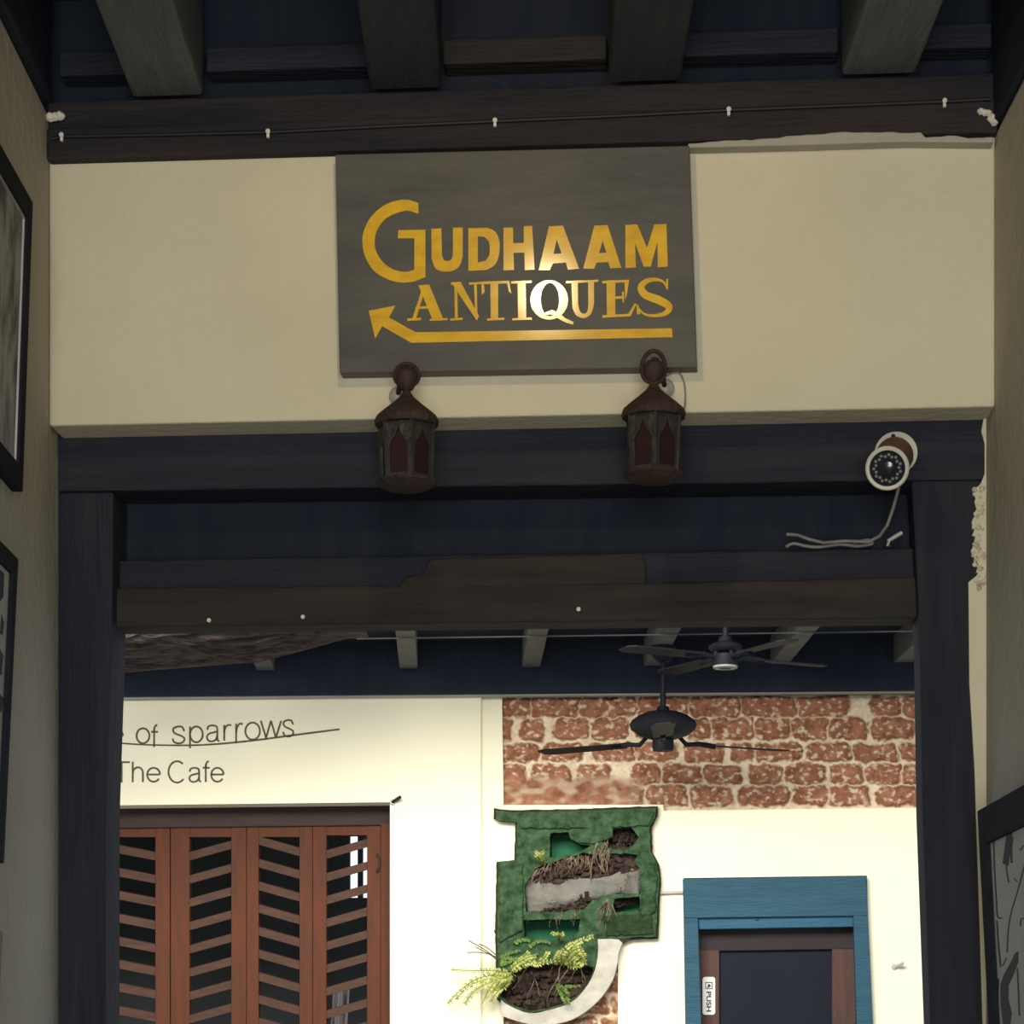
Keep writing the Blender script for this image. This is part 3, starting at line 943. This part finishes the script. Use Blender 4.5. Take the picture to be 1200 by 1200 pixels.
# thin grotesque letters as pen strokes: x 0..1, y in x-heights above the baseline
GL = {
    'o': [arc(.5, .5, .5, .5, 0, 360, 28)],
    'e': [[(.02, .52), (.5, .52), (.98, .52)], arc(.5, .5, .5, .5, 2, 325, 26)],
    'f': [[(.42, -.03), (.42, .5), (.42, 1.05)] + arc(.82, 1.05, .40, .36, 180, 85, 8), [(.0, .97), (.5, .97), (.95, .97)]],
    's': [[(.95, .72), (.80, .95), (.48, 1.0), (.12, .90), (.06, .72), (.25, .57), (.6, .47), (.93, .33), (.95, .16), (.75, .02), (.42, -.01), (.12, .08), (.02, .28)]],
    'p': [[(.04, 1.0), (.04, .3), (.04, -.38)], arc(.52, .5, .48, .5, 0, 360, 26)],
    'a': [[(.05, .72), (.15, .93), (.45, 1.0), (.75, .94), (.84, .75), (.84, .3), (.86, .08), (1.0, .0)], [(.84, .62), (.55, .55), (.18, .46), (.03, .25), (.16, .03), (.45, -.01), (.72, .1), (.84, .35)]],
    'r': [[(.08, 1.0), (.08, .5), (.08, 0)], [(.08, .55), (.22, .82), (.55, .99), (1.0, .98)]],
    'w': [[(0, 1), (.13, .5), (.26, 0)], [(.26, 0), (.38, .5), (.5, 1)], [(.5, 1), (.62, .5), (.74, 0)], [(.74, 0), (.87, .5), (1, 1)]],
    'T': [[(0, 1.38), (.5, 1.38), (1, 1.38)], [(.5, 1.38), (.5, .7), (.5, 0)]],
    'h': [[(.04, 1.38), (.04, .7), (.04, 0)], [(.04, .55), (.14, .85), (.5, 1.0), (.84, .88), (.95, .6), (.95, 0)]],
    'C': [arc(.5, .68, .5, .72, 48, 318, 26)],
}


def line_of(name, glyphs, w_):
    mb = MB()
    for ch, x0, x1, base, xh in glyphs:
        for st_ in GL[ch]:
            pts = [(x0 + (x1 - x0) * u, base - xh * v) for u, v in st_]
            mb.pix(stroke(pts, [w_] * len(pts)), YW, 0.004)
    return mb.build(name, M['letters'], lt)


line_of('word', [('e', 128, 144, 872, 18.5)], 2.1)
line_of('word', [('o', 160, 175, 871, 17.5), ('f', 177, 185.5, 875, 18)], 2.1)
line_of('word', [('s', 202, 216.5, 870.8, 19.5), ('p', 222, 237.5, 869.8, 18.5),
                       ('a', 242, 257, 868.5, 18.5), ('r', 262, 271, 868, 18.5), ('r', 276, 284.5, 871, 23), ('o', 287.5, 304.5, 866.8, 20), ('w', 305.5, 329.5, 864.5, 20), ('s', 331.5, 344, 862.8, 19)], 2.1)
line_of('word', [('T', 133, 152, 917, 17.3), ('h', 155, 168, 916.5, 17.3), ('e', 172.5, 187.5, 916, 16.2)], 2.1)
line_of('word', [('C', 197.5, 217.5, 916.3, 17.3), ('a', 221.5, 235.5, 916, 16.2), ('f', 237.5, 246, 916, 16.8), ('e', 247.5, 262, 916, 16.2)], 2.1)
sw = stroke([(110, 868), (142, 871), (180, 873), (235, 873), (290, 868.5), (340, 862), (398, 854.5)], [1.6, 1.7, 1.8, 2.0, 2.2, 2.2, 2.0])
MB().pix(sw, YW, 0.004).build('swoosh', M['letters'], lt)
for (a, b, c, d, lab, nm) in ((460, 940, 469, 934, 'small dark hook on the cream wall above the shutter corner', 'wall_hook'),
                              (1048, 1133, 1058, 1129, 'small grey plug stub on the cream wall right of the blue door', 'wall_plug')):
    hk = thing(nm, P(a, b, YC), lab, 'hook' if nm == 'wall_hook' else 'plug')
    yy = YC - (0.03 if a < 563 else 0.004)
    MB().tube([P(a, b, yy), P(a, b, yy) .lerp(P(c, d, yy - 0.03), 0.5), P(c, d, yy - 0.03)], 0.007, 8).build('pin', M['black_cable' if nm == 'wall_hook' else 'zinc'], hk)
    MB().lathe([(0.012, 0.006), (0.012, 0.0), (0.008, -0.004)], P(a, b, yy), NRM, 14).build('plate', M['zinc'], hk)

# ------------------------------------------------------------------ slatted shutters
w1 = thing('window_1', P(300, 1200, YC + 0.12), None, None, kind='structure')
YH = YC + 0.11
MB().pix([(20, 936), (460, 934), (460, 967), (20, 972)], YH, 0.08).build('head_rail', M['teak_dark'], w1, bevel=0.004)
MB().pix([(446, 960), (462, 960), (462, 1900), (446, 1900)], YH, 0.08).build('frame', M['teak'], w1, bevel=0.004)


def leaf(x0, x1, sl, sr, up, s0, y_top, first):
    """Shutter leaf between pixel x0..x1 with stiles sl, sr wide; slats rise to the right if up."""
    mb = MB()
    YB = YH + 0.012
    mb.rect(x0, y_top, x0 + sl, 1900, YB, 0.045)
    mb.rect(x1 - sr, y_top, x1, 1900, YB, 0.045)
    mb.rect(x0 + sl, y_top, x1 - sr, y_top + 13, YB + 0.002, 0.042)
    mb.m = 1
    a, b = x0 + sl, x1 - sr
    rise = 13.5
    y = first
    while y < 1330:
        l, r_ = (y + rise, y) if up else (y, y + rise)
        q = [P(a, max(l, y_top + 12), YB + 0.004), P(b, max(r_, y_top + 12), YB + 0.004), P(b, r_ + 10, YB + 0.004), P(a, l + 10, YB + 0.004)]
        mb.prism(q, NRM * 0.030 + Vector((0, 0, 0.004)))
        y += s0
    o = mb.build('shutter_leaf', [M['teak'], M['teak_dull']], w1, bevel=0.002)
    return o


leaf(92, 199, 20, 17, False, 27.0, 968, 985)
leaf(200, 288.5, 22, 17.5, True, 27.3, 968, 985)
leaf(289, 366, 14, 15, False, 26.6, 968, 980)
leaf(366.5, 446, 16, 16, True, 26.8, 966, 983)
for px in (199.5, 366):
    pass
hb = MB()
hb.tube([P(441, 1000, YH - 0.004), P(444, 1003, YH - 0.014), P(445, 1010, YH - 0.016), P(444, 1017, YH - 0.014), P(441, 1021, YH - 0.004)], 0.004, 6)
hb.build('pull_handle', M['grey_metal'], w1)
# the dim room behind the shutters
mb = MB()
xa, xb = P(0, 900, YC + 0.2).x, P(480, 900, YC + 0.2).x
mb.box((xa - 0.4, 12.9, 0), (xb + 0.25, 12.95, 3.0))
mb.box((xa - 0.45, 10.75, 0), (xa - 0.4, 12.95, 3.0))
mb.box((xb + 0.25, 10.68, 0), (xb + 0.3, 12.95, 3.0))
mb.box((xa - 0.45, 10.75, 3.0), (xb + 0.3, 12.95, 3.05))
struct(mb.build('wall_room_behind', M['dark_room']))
w2 = thing('window_2', P(417, 1060, 12.80), None, None, kind='structure')
MB().rect(411, 980, 419, 1052, 12.79, 0.02).build('pane', M['glow'], w2)
MB().rect(426, 990, 430, 1052, 12.79, 0.02).build('pane', M['glow'], w2)
fr = MB()
fr.rect(404, 970, 410, 1060, 12.77, 0.05).rect(419, 970, 425, 1060, 12.77, 0.05).rect(431, 970, 436, 1060, 12.77, 0.05).rect(404, 1052, 436, 1060, 12.768, 0.05).rect(404, 970, 436, 980, 12.768, 0.05)
fr.build('frame', M['dark_room'], w2)
mb = MB()
vs, fs = [], []
for j in range(9):
    for i in range(9):
        u, v = i / 8, j / 8
        p = P(386 + 20 * u + 4 * (1 - v), 1158 + 72 * v + 3 * math.sin(u * 6), 11.4)
        vs.append(p + Vector((0, 0.03 * math.sin(u * 9 + v * 2), 0)))
fs = [[j * 9 + i, j * 9 + i + 1, (j + 1) * 9 + i + 1, (j + 1) * 9 + i] for j in range(8) for i in range(8)]
mb.add(vs, fs)
cl = mb.build('hanging_cloth', M['cloth'], smooth=True)
s_ = cl.modifiers.new('thick', 'SOLIDIFY')
s_.thickness = 0.006
tag(cl, 'pale cloth hanging in the dark room behind the right end of the shutters', 'cloth')

# ------------------------------------------------------------------ blue door
d2 = thing('door_2', P(910, 1900, YC), None, None, kind='structure')
mb = MB()
mb.pix([(800, 1030), (1015.5, 1026.5), (1017, 1073), (801, 1076)], YC - 0.035, 0.12)
mb.pix([(801, 1076), (818, 1076), (822, 1200), (822, 1900), (806, 1900), (803, 1200)], YC - 0.035, 0.12)
mb.pix([(1000, 1073), (1017, 1073), (1023, 1200), (1024, 1900), (1002, 1900), (1004, 1200)], YC - 0.035, 0.12)
mb.build('frame', M['blue'], d2, bevel=0.003)
MB().pix([(818, 1076), (1000, 1073), (1000, 1086), (819, 1089)], YC - 0.018, 0.08).build('inner_rail', M['blue2'], d2, bevel=0.002)
YD = YC + 0.05
MB().pix([(812, 1082), (1010, 1078), (1010, 1112), (812, 1115)], YD, 0.06).build('head_rail', M['door_head'], d2, bevel=0.003)
MB().rect(812, 1113, 843, 1900, YD, 0.06).build('stile', M['door_wood'], d2, bevel=0.003)
MB().rect(975, 1112, 1010, 1900, YD, 0.06).build('stile', M['door_wood'], d2, bevel=0.003)
MB().rect(842, 1110, 976, 1900, YD + 0.02, 0.012).build('glass', M['door_glass'], d2)
MB().lathe([(0.006, 0.004), (0.006, -0.006)], P(887, 1077, YC - 0.018), NRM, 8).build('bolt', M['black_cable'], d2)
# push sticker
ps = thing('push_sticker', P(830.5, 1190, YD), 'small white upright sticker lettered PUSH on the stile of the blue framed door', 'sticker')
stk = []
for cx_, cy_, a0 in ((835, 1148, -90), (835, 1186, 0), (826.5, 1186, 90), (826.5, 1148, 180)):
    for i in range(5):
        a = math.radians(a0 + 22.5 * i)
        stk.append((cx_ + 3.2 * math.cos(a), cy_ + 3.2 * math.sin(a)))
plate = MB().pix(stk, YD - 0.005, 0.005).build('plate', M['sticker'], ps)
mb = MB()
mb.mesh(text_mesh('PUSH', lambda u, v: (828 + 5.6 * v, 1162 + 23.5 * u), YD - 0.0062, 0.0012, 0.02))
mb.mesh(filled([[(826.5, 1151), (835, 1151), (835, 1159), (826.5, 1159)], [(827.3, 1151.8), (834.2, 1151.8), (834.2, 1158.2), (827.3, 1158.2)]], YD - 0.0062, 0.0012))
mb.pix([(828.5, 1157.5), (830, 1154), (829.5, 1153), (831.5, 1153.5), (833, 1155), (832, 1157.5), (831, 1156), (830.3, 1157.6)], YD - 0.0062, 0.0012)
mb.build('lettering', M['ink'], plate)

pp = thing('thin_pipe', P(786, 1046, YC - 0.01), 'thin grey pipe running across the cream wall from planter to blue door', 'pipe')
MB().tube([P(770, 1046.5, YC - 0.012), P(785, 1046, YC - 0.012), P(801, 1045.5, YC - 0.012)], 0.006, 8).build('pipe', M['zinc'], pp)

# ------------------------------------------------------------------ veranda roof in front of the cafe
ZR = 1.61
struct(facade_box(MB(), -3.4, 3.4, ZR + 0.11, ZR + 0.16, 8.85, 1.8).build('ceiling_veranda', M['navy']))
struct(MB().pix([(-300, 745), (1400, 725), (1400, 806), (-300, 819)], YC - 0.09, 0.4).build('trim_12', M['navy'], bevel=0.004))
rl = ['grey veranda rafter whose end shows at the far left beneath the brown netting', 'grey veranda rafter showing just below the sagging brown netting',
      'grey veranda rafter above the wall lettering end, straight and clear', 'grey veranda rafter centred above the left part of the brick',
      'grey veranda rafter right behind the hanging fan rod', 'grey veranda rafter crossed by the dark second ceiling fan blades', 'grey veranda rafter nearest the right jamb of the dark door frame']
for px, lab in zip((151, 313, 480, 622, 762, 907, 1047), rl):
    yb = (YC - 0.07) / (1 + K * (px - CX) / F)
    xb_ = (px - CX) / F * (ZR * F / (CY - 788))
    mb = MB()
    dv = -0.027
    yf = ZR * F / (CY - 786)
    yf = min(yf, yb)
    yn = 8.9 - K * xb_
    h = 0.036
    pts = [Vector((xb_ - h, yb, EYE + ZR)), Vector((xb_ + h, yb, EYE + ZR)), Vector((xb_ + h + dv * (yn - yb), yn, EYE + ZR)), Vector((xb_ - h + dv * (yn - yb), yn, EYE + ZR))]
    mb.prism(pts, Vector((0, 0, 0.11)))
    tag(mb.build('veranda_rafter', M['rafter'], bevel=0.003), lab, 'beam', 'veranda rafters')
cp = []
for px in (418, 600, 850, 1100):
    q = P(px, 740, 9.46)
    cp.append(Vector((q.x, q.y, EYE + ZR - 0.005)))
tb = MB().tube(cp, 0.003, 8).build('conduit_pipe', M['rafter'])
tag(tb, 'thin pale conduit pipe running across the dark veranda ceiling between rafters', 'pipe')


def ceiling_fan(px, depth, z_ceiling, pm, lab, angs, blade, rmot, hub):
    """pm: pixel rows (top of motor, widest, bottom, cup bottom)."""
    c = P(px, pm[2], depth)
    t = thing('ceiling_fan', (c.x, c.y, EYE + z_ceiling), lab, 'fan', 'veranda ceiling fans')
    z = lambda py: P(px, py, depth).z - c.z
    top = EYE + z_ceiling - c.z
    MB().lathe([(0.05, top), (0.048, top - 0.03), (0.022, top - 0.06)], c, n=20).build('canopy', M['fan'], t, smooth=True)
    MB().lathe([(0.011, top - 0.02), (0.011, z(pm[0]) - 0.005)], c, n=10).build('rod', M['fan'], t, smooth=True)
    R = rmot
    MB().lathe([(0.02, z(pm[0] - 6)), (0.028, z(pm[0])), (R * .45, z(pm[0] + .5)), (R * .74, z(pm[0] + (pm[1] - pm[0]) * .33)), (R * .93, z(pm[0] + (pm[1] - pm[0]) * .7)), (R, z(pm[1])), (R * .95, z(pm[1] + (pm[2] - pm[1]) * .35)), (R * .72, z(pm[1] + (pm[2] - pm[1]) * .75)), (R * .4, z(pm[2]))], c, n=36).build('motor', M['fan'], t, smooth=True)
    MB().lathe([(hub, z(pm[2] + 1)), (hub * 1.05, z(pm[3] - 5)), (hub * .95, z(pm[3])), (hub * .3, z(pm[3]) - 0.002)], c, n=24).build('cup', M['fan'], t, smooth=True)
    for a in angs:
        a = math.radians(a)
        d = Vector((math.cos(a), math.sin(a), 0))
        s = Vector((-math.sin(a), math.cos(a), 0))
        zb = Vector((0, 0, z(pm[2] + 5)))
        ir = MB()
        ir.tube([c + d * R * .55 + Vector((0, 0, z(pm[2] - 4))), c + d * R * .8 + zb, c + d * (R + .03) + zb + Vector((0, 0, .006)), c + d * (R + .10) + zb], [.008, .009, .010, .011], 8)
        bl = MB()
        w0, w1_ = 0.035, 0.045
        r0, r1 = R + 0.05, blade
        tl = Vector((0, 0, 0.004))
        ring = [c + d * r0 + s * w0 + zb + tl, c + d * (r1 - .03) + s * w1_ + zb + tl, c + d * r1 + s * w1_ * .6 + zb + tl * .6, c + d * r1 - s * w1_ * .6 + zb - tl * .6, c + d * (r1 - .03) - s * w1_ + zb - tl, c + d * r0 - s * w0 + zb - tl]
        bl.prism(ring, Vector((0, 0, 0.004)))
        b_ = bl.build('blade', M['fan'], t)
        ir.build('blade_iron', M['fan'], b_, smooth=True)
    return t


ceiling_fan(777, 9.75, ZR + 0.0, (834, 849, 866, 880), 'black ceiling fan hanging on a rod in front of the exposed brick', (26.7, 146.7, 266.7), 0.55, 0.128, 0.040)
f2 = ceiling_fan(850, 9.1, ZR + 0.11, (752, 758, 766, 783), 'dark ceiling fan tucked up between rafters behind the hanging fan', (28, 118, 208, 298), 0.42, 0.06, 0.044)
c = P(850, 783.5, 9.1)
o = MB().lathe([(0.040, 0.0), (0.044, 0.002), (0.044, 0.009), (0.038, 0.011)], c, n=24).build('rim', M['grey_cable'], f2, smooth=True)
o['label'] = 'pale rim'

# sagging brown net
low = [(20, 793), (142, 787), (200, 782), (250, 778), (305, 774), (350, 762), (390, 751), (432, 741)]


def lerp_low(px):
    for (a, b), (c_, d_) in zip(low[:-1], low[1:]):
        if a <= px <= c_:
            return b + (d_ - b) * (px - a) / (c_ - a)
    return low[-1][1]


vs, fs = [], []
NX, NV = 150, 46
for j in range(NV + 1):
    v = j / NV
    for i in range(NX + 1):
        px = 20 + 412 * i / NX
        e = P(px, lerp_low(px), 9.42)
        rip = 0.016 * noise.noise((px / 45, v * 9, 0.3)) + 0.012 * math.sin(v * 40 + px / 30 + 3 * noise.noise((px / 60, v * 3, 2)))
        z = e.z + 0.05 * (1 - v) ** 2 + rip * min(1, (1 - v) * 6)
        vs.append((e.x, e.y - 0.5 * (1 - v), min(z, EYE + ZR - 0.004)))
fs = [[j * (NX + 1) + i, j * (NX + 1) + i + 1, (j + 1) * (NX + 1) + i + 1, (j + 1) * (NX + 1) + i] for j in range(NV) for i in range(NX)]
nt_ = MB().add(vs, fs).build('hanging_net', M['net'], smooth=True)
s_ = nt_.modifiers.new('thick', 'SOLIDIFY')
s_.thickness = 0.006
tag(nt_, 'sagging brown rope netting draped under the dark veranda ceiling at left', 'net')

# ------------------------------------------------------------------ green mossy planter niche
pt = thing('wall_planter', P(645, 1190, YC), 'mossy green broken planter niche with roots and a soil bowl, set in the cafe wall', 'planter')
outl = [(245, 78), (330, 88), (600, 82), (995, 68), (992, 110), (965, 155), (968, 270), (1000, 330), (1010, 400), (1000, 560), (995, 670), (880, 675), (820, 685), (725, 685), (722, 760), (700, 850), (650, 930), (590, 985), (500, 1015), (400, 1030), (300, 990), (255, 955), (250, 640), (258, 318), (342, 312), (345, 135), (245, 125)]
hA = [(497, 185), (585, 180), (592, 212), (640, 235), (692, 245), (655, 268), (570, 292), (495, 300)]
hB = [(797, 163), (880, 153), (912, 205), (886, 246), (842, 266), (765, 256), (742, 222), (780, 200)]
hC = [(440, 345), (520, 318), (650, 278), (730, 285), (850, 280), (908, 285), (892, 322), (918, 350), (920, 470), (790, 470), (700, 500), (660, 540), (520, 556), (385, 556), (380, 430)]
hD = [(372, 590), (640, 590), (635, 650), (520, 690), (376, 670)]
hE = [(800, 492), (918, 480), (920, 548), (790, 556)]
hF = [(300, 835), (420, 803), (560, 795), (705, 815), (690, 865), (640, 935), (560, 985), (480, 1008), (400, 1020), (305, 982), (264, 945)]


def rough(lp, amp, seed):
    r_ = random.Random(seed)
    q = jag(lp + [lp[0]], amp, 22, seed)[:-1]
    return [pc_(*p) for p in q]


mb = MB()
mb.mesh(filled([rough(outl, 2.2, 1)] + [rough(h, 3.0, i + 2) for i, h in enumerate((hA, hB, hC, hD, hE, hF))], YC - 0.045, 0.15))
mb.build('niche_face', M['moss'], pt, bevel=0.006)
cxo, cyo = 640, 500
ro = [(x + (10 if x > 700 else -10 if x < 400 else 0), y + (-10 if y < 150 else 9 if y > 640 else 0)) for x, y in outl]
mb = MB()
mb.mesh(filled([rough(ro, 2.0, 41), rough([(372, 150), (940, 150), (940, 640), (708, 790), (690, 860), (640, 935), (580, 982), (490, 1008), (400, 1020), (305, 982), (266, 945), (270, 830), (372, 700)], 2, 42)], YC - 0.03, 0.10))
mb.build('dark_edge', M['olive_edge'], pt)  # larger backing plate that gives the face a dark outline
mb = MB()
mb.pix(rough([(745, 572), (975, 560), (982, 655), (880, 662), (760, 670)], 4, 77), YC - 0.053, 0.03)
mb.build('dark_moss_patch', M['moss_dark'], pt, bevel=0.003)
# raised mossy mouldings on the face
mb = MB()
for lp in ([(352, 95), (985, 84), (960, 150), (560, 165), (360, 160)], [(262, 325), (372, 330), (368, 640), (262, 700)], [(925, 320), (985, 335), (1000, 400), (990, 560), (925, 580)],
           [(590, 178), (720, 150), (790, 150), (790, 205), (700, 238), (620, 225)]):
    mb.pix(rough(lp, 4, len(lp)), YC - 0.057, 0.03)
o = mb.build('raised_moulding', M['moss'], pt, bevel=0.005)
MB().pix([pc_(*p) for p in [(360, 150), (950, 130), (955, 690), (720, 690), (360, 720)]], YC + 0.075, 0.03).build('back_panel', M['emerald'], pt)


def lumpy(name, poly, y0, depth, amp, mt, seed, nx=44, ny=16):
    """A lumpy mass filling a quad of the niche (poly: 4 corners, zoom pixels)."""
    a, b, c_, d_ = [Vector((*pc_(*p), 0)) for p in poly]
    front, fs = [], []
    for j in range(ny + 1):
        for i in range(nx + 1):
            u, v = i / nx, j / ny
            p = a.lerp(b, u).lerp(d_.lerp(c_, u), v)
            ed = min(1, 5 * min(u, 1 - u)) * min(1, 4 * min(v, 1 - v))
            h = ed * depth * (0.6 + amp * noise.fractal((u * 9 + seed, v * 5, seed), 1, 2, 4))
            q = P(p.x, p.y + ed * 0 + 3 * noise.noise((u * 14, v * 3, seed)) * (1 if v in (0, 1) else 0.5), y0)
            front.append(q - NRM * h)
    fs = [[j * (nx + 1) + i, j * (nx + 1) + i + 1, (j + 1) * (nx + 1) + i + 1, (j + 1) * (nx + 1) + i] for j in range(ny) for i in range(nx)]
    o_ = MB().add(front, fs).build(name, mt, pt, smooth=True)
    so = o_.modifiers.new('thick', 'SOLIDIFY')
    so.thickness = 0.02
    return o_


lumpy('soil', [(420, 335), (910, 255), (915, 380), (400, 450)], YC + 0.02, 0.05, 0.7, M['soil'], 3)
lumpy('soil', [(740, 160), (925, 150), (915, 265), (730, 275)], YC + 0.06, 0.04, 0.9, M['soil'], 5)
lumpy('soil', [(375, 500), (940, 440), (925, 500), (380, 595)], YC + 0.045, 0.06, 0.9, M['soil'], 8)
lumpy('stone_slab', [(372, 405), (925, 345), (915, 478), (395, 562)], YC - 0.002, 0.045, 0.12, M['stone'], 11)
lumpy('soil', [(240, 830), (730, 785), (740, 1015), (250, 1045)], YC + 0.05, 0.05, 0.7, M['soil'], 14)
r = random.Random(21)
mb = MB()


def root(x, y, dx, ln, w_=3.0):
    pts, n = [], 7
    for i in range(n + 1):
        t = i / n
        pts.append(P(*pc_(x + dx * t + 10 * math.sin(t * 5 + x) * t, y + ln * t), YC - 0.035 - 0.02 * math.sin(t * 3) + r.uniform(-.006, .006)))
    mb.tube(pts, [(w_ * (1 - 0.6 * i / n)) / 4 / F * YC * .5 for i in range(n + 1)], 5)


for i in range(40):
    x_ = r.uniform(440, 640)
    root(x_, 345 - (x_ - 440) * 0.32 + r.uniform(-8, 22), r.uniform(-60, 50), r.uniform(25, 95), r.uniform(2.5, 7))
for i in range(20):
    root(r.uniform(690, 800), r.uniform(215, 275), r.uniform(-50, 60), r.uniform(60, 140), r.uniform(4, 8))
root(725, 200, -45, 215, 11)
root(735, 230, 10, 150, 8)
root(865, 370, -35, 95, 9)
for i in range(26):
    root(r.uniform(560, 700), r.uniform(285, 315), r.uniform(-25, 25), r.uniform(40, 80), r.uniform(3, 6))
for i in range(10):
    root(r.uniform(755, 790), r.uniform(470, 500), r.uniform(-70, 50), r.uniform(60, 185), r.uniform(4, 8))
for i in range(12):
    root(r.uniform(390, 660), r.uniform(535, 570), r.uniform(-12, 12), r.uniform(25, 70), r.uniform(3, 5))
for i in range(10):
    root(r.uniform(370, 680), r.uniform(800, 850), r.uniform(-110, 60), r.uniform(60, 150), r.uniform(3, 7))
mb.build('roots', M['root'], pt, smooth=True)
# white plaster lip round the bowl
inner = smooth_loop([(722, 683), (722, 760), (700, 850), (650, 930), (590, 982), (500, 1013), (400, 1029), (300, 990), (268, 965)], 4)
outer = smooth_loop([(268, 1040), (330, 1062), (420, 1083), (520, 1080), (620, 1050), (720, 975), (788, 880), (812, 800), (820, 745), (838, 700)], 4)
mb = MB()
mb.mesh(filled([[pc_(*p) for p in inner + outer + [(820, 684), (780, 681)]]], YC - 0.055, 0.16))
struct(mb.build('trim_13', M['white_lip'], bevel=0.02, seg=4))
# stub of roots/twigs and ferns


def fern(name, fronds, lab, seed, leaf_m, ls, fwd=0.055, spread=0.10):
    r_ = random.Random(seed)
    b0_ = fronds[0][0]
    t = thing(name, P(*pc_(b0_[0], b0_[1]), YC - 0.05), lab, 'plant', 'ferns in the mossy planter')
    st, lf = MB(), MB()
    for fr_ in fronds:
        pts = smooth_loop(fr_, 6)
        n = len(pts)
        out = r_.uniform(0.3, 1.0) * spread
        wp_ = [P(*pc_(*p), YC - fwd - out * math.sin(i / (n - 1) * 2.2)) for i, p in enumerate(pts)]
        st.tube(wp_, 0.0016, 5)
        for i in range(1, n):
            dirv = (wp_[i] - wp_[i - 1]).normalized()
            for sd in (-1, 1):
                for rep in range(2):
                    L_ = ls * r_.uniform(0.6, 1.15) * (1 - 0.45 * i / n)
                    side = dirv.cross(Vector((r_.uniform(-.4, .4), -1, r_.uniform(-.4, .4)))).normalized() * sd
                    tip = side * L_ + dirv * L_ * 0.5 + Vector((0, r_.uniform(-.5, .3) * L_, -0.15 * L_))
                    base = wp_[i - 1].lerp(wp_[i], r_.random())
                    wv = dirv.cross(tip).cross(tip).normalized() * L_ * 0.24
                    nn = Vector((0, -L_ * 0.08, 0))
                    lf.add([base, base + tip * .45 + wv + nn, base + tip, base + tip * .45 - wv + nn, base + tip * .5], [[0, 1, 4], [1, 2, 4], [2, 3, 4], [3, 0, 4]])
    s = st.build('stems', M['twig'], t)
    lf.build('foliage', leaf_m, t)
    return t


fern('trailing_fern', [[(300, 850), (240, 850), (150, 870), (70, 930), (20, 985)], [(300, 855), (230, 880), (150, 920), (100, 985)], [(310, 850), (260, 890), (210, 930), (180, 985)],
                       [(305, 840), (230, 830), (130, 830), (35, 825)], [(300, 860), (270, 880), (235, 890), (200, 940)], [(310, 850), (240, 860), (120, 900), (60, 965)], [(310, 860), (285, 900), (250, 930), (225, 975)],
                       [(330, 840), (300, 860), (270, 870), (255, 900)]],
     'pale yellow green fern trailing over the left edge of the mossy planter', 4, M['leaf_light'], 0.020)
fern('bushy_fern', [[(560, 800), (580, 760), (600, 720), (640, 690), (700, 668)], [(570, 800), (600, 770), (640, 740), (665, 770)], [(560, 800), (550, 760), (580, 720), (610, 700)], [(580, 800), (620, 790), (650, 770), (662, 800)],
                    [(590, 800), (610, 780), (630, 760)], [(570, 790), (600, 740), (650, 720)], [(540, 800), (530, 770), (545, 740)], [(585, 805), (625, 805), (650, 790)]],
     'bright bushy fern rising on the right of the planter bowl', 5, M['leaf_light'], 0.020)
fern('leafy_fern', [[(310, 830), (340, 800), (390, 770), (430, 760)], [(320, 830), (370, 800), (430, 785)], [(340, 820), (400, 790), (440, 800), (520, 780)], [(330, 810), (360, 780), (400, 740)], [(430, 800), (470, 770), (490, 740)]],
     'low yellow green fern along the left of the planter bowl rim', 6, M['leaf_light'], 0.017, 0.10, 0.06)
fern('green_weed', [[(270, 790), (300, 770), (380, 775), (440, 750)], [(265, 800), (300, 790), (350, 770)], [(330, 700), (370, 685), (405, 690)], [(400, 715), (450, 690), (500, 700)], [(265, 770), (310, 745), (360, 735)]],
     'mid green weed growing on the mossy ledge above the bowl', 8, M['leaf_mid'], 0.011, 0.058, 0.006)
fern('drooping_weed', [[(530, 900), (545, 930), (560, 960), (575, 990)], [(530, 905), (580, 905), (640, 900)], [(545, 930), (580, 960), (590, 990)], [(530, 890), (570, 920), (590, 950)]],
     'small green weed drooping inside the bottom of the dark soil bowl', 9, M['leaf_mid'], 0.012)
fern('tiny_sprout', [[(480, 330), (460, 300), (430, 270)], [(470, 320), (455, 290), (470, 268)], [(460, 310), (440, 300), (430, 285)]],
     'tiny yellow sprout at the upper left opening of the planter', 11, M['leaf_light'], 0.013)
fern('white_sprout', [[(540, 690), (530, 665), (505, 650)], [(540, 690), (550, 665), (563, 652)], [(540, 685), (540, 665), (530, 652)]],
     'small pale leafy sprout in the middle of the planter above the bowl', 12, M['leaf_light'], 0.014)
tw = thing('dry_twigs', P(*pc_(240, 770), YC - 0.05), 'bare brown twigs sticking out left of the mossy planter', 'plant')
mb = MB()
for a in ([(250, 775), (190, 730), (115, 688)], [(250, 765), (180, 745), (110, 745)], [(250, 760), (200, 720), (165, 705)], [(248, 670), (240, 650), (236, 640)], [(250, 780), (210, 750), (150, 720)]):
    mb.tube([P(*pc_(*p), YC - 0.06 - 0.02 * i) for i, p in enumerate(smooth_loop(a, 3))], 0.0022, 5)
mb.build('twigs', M['twig'], tw)
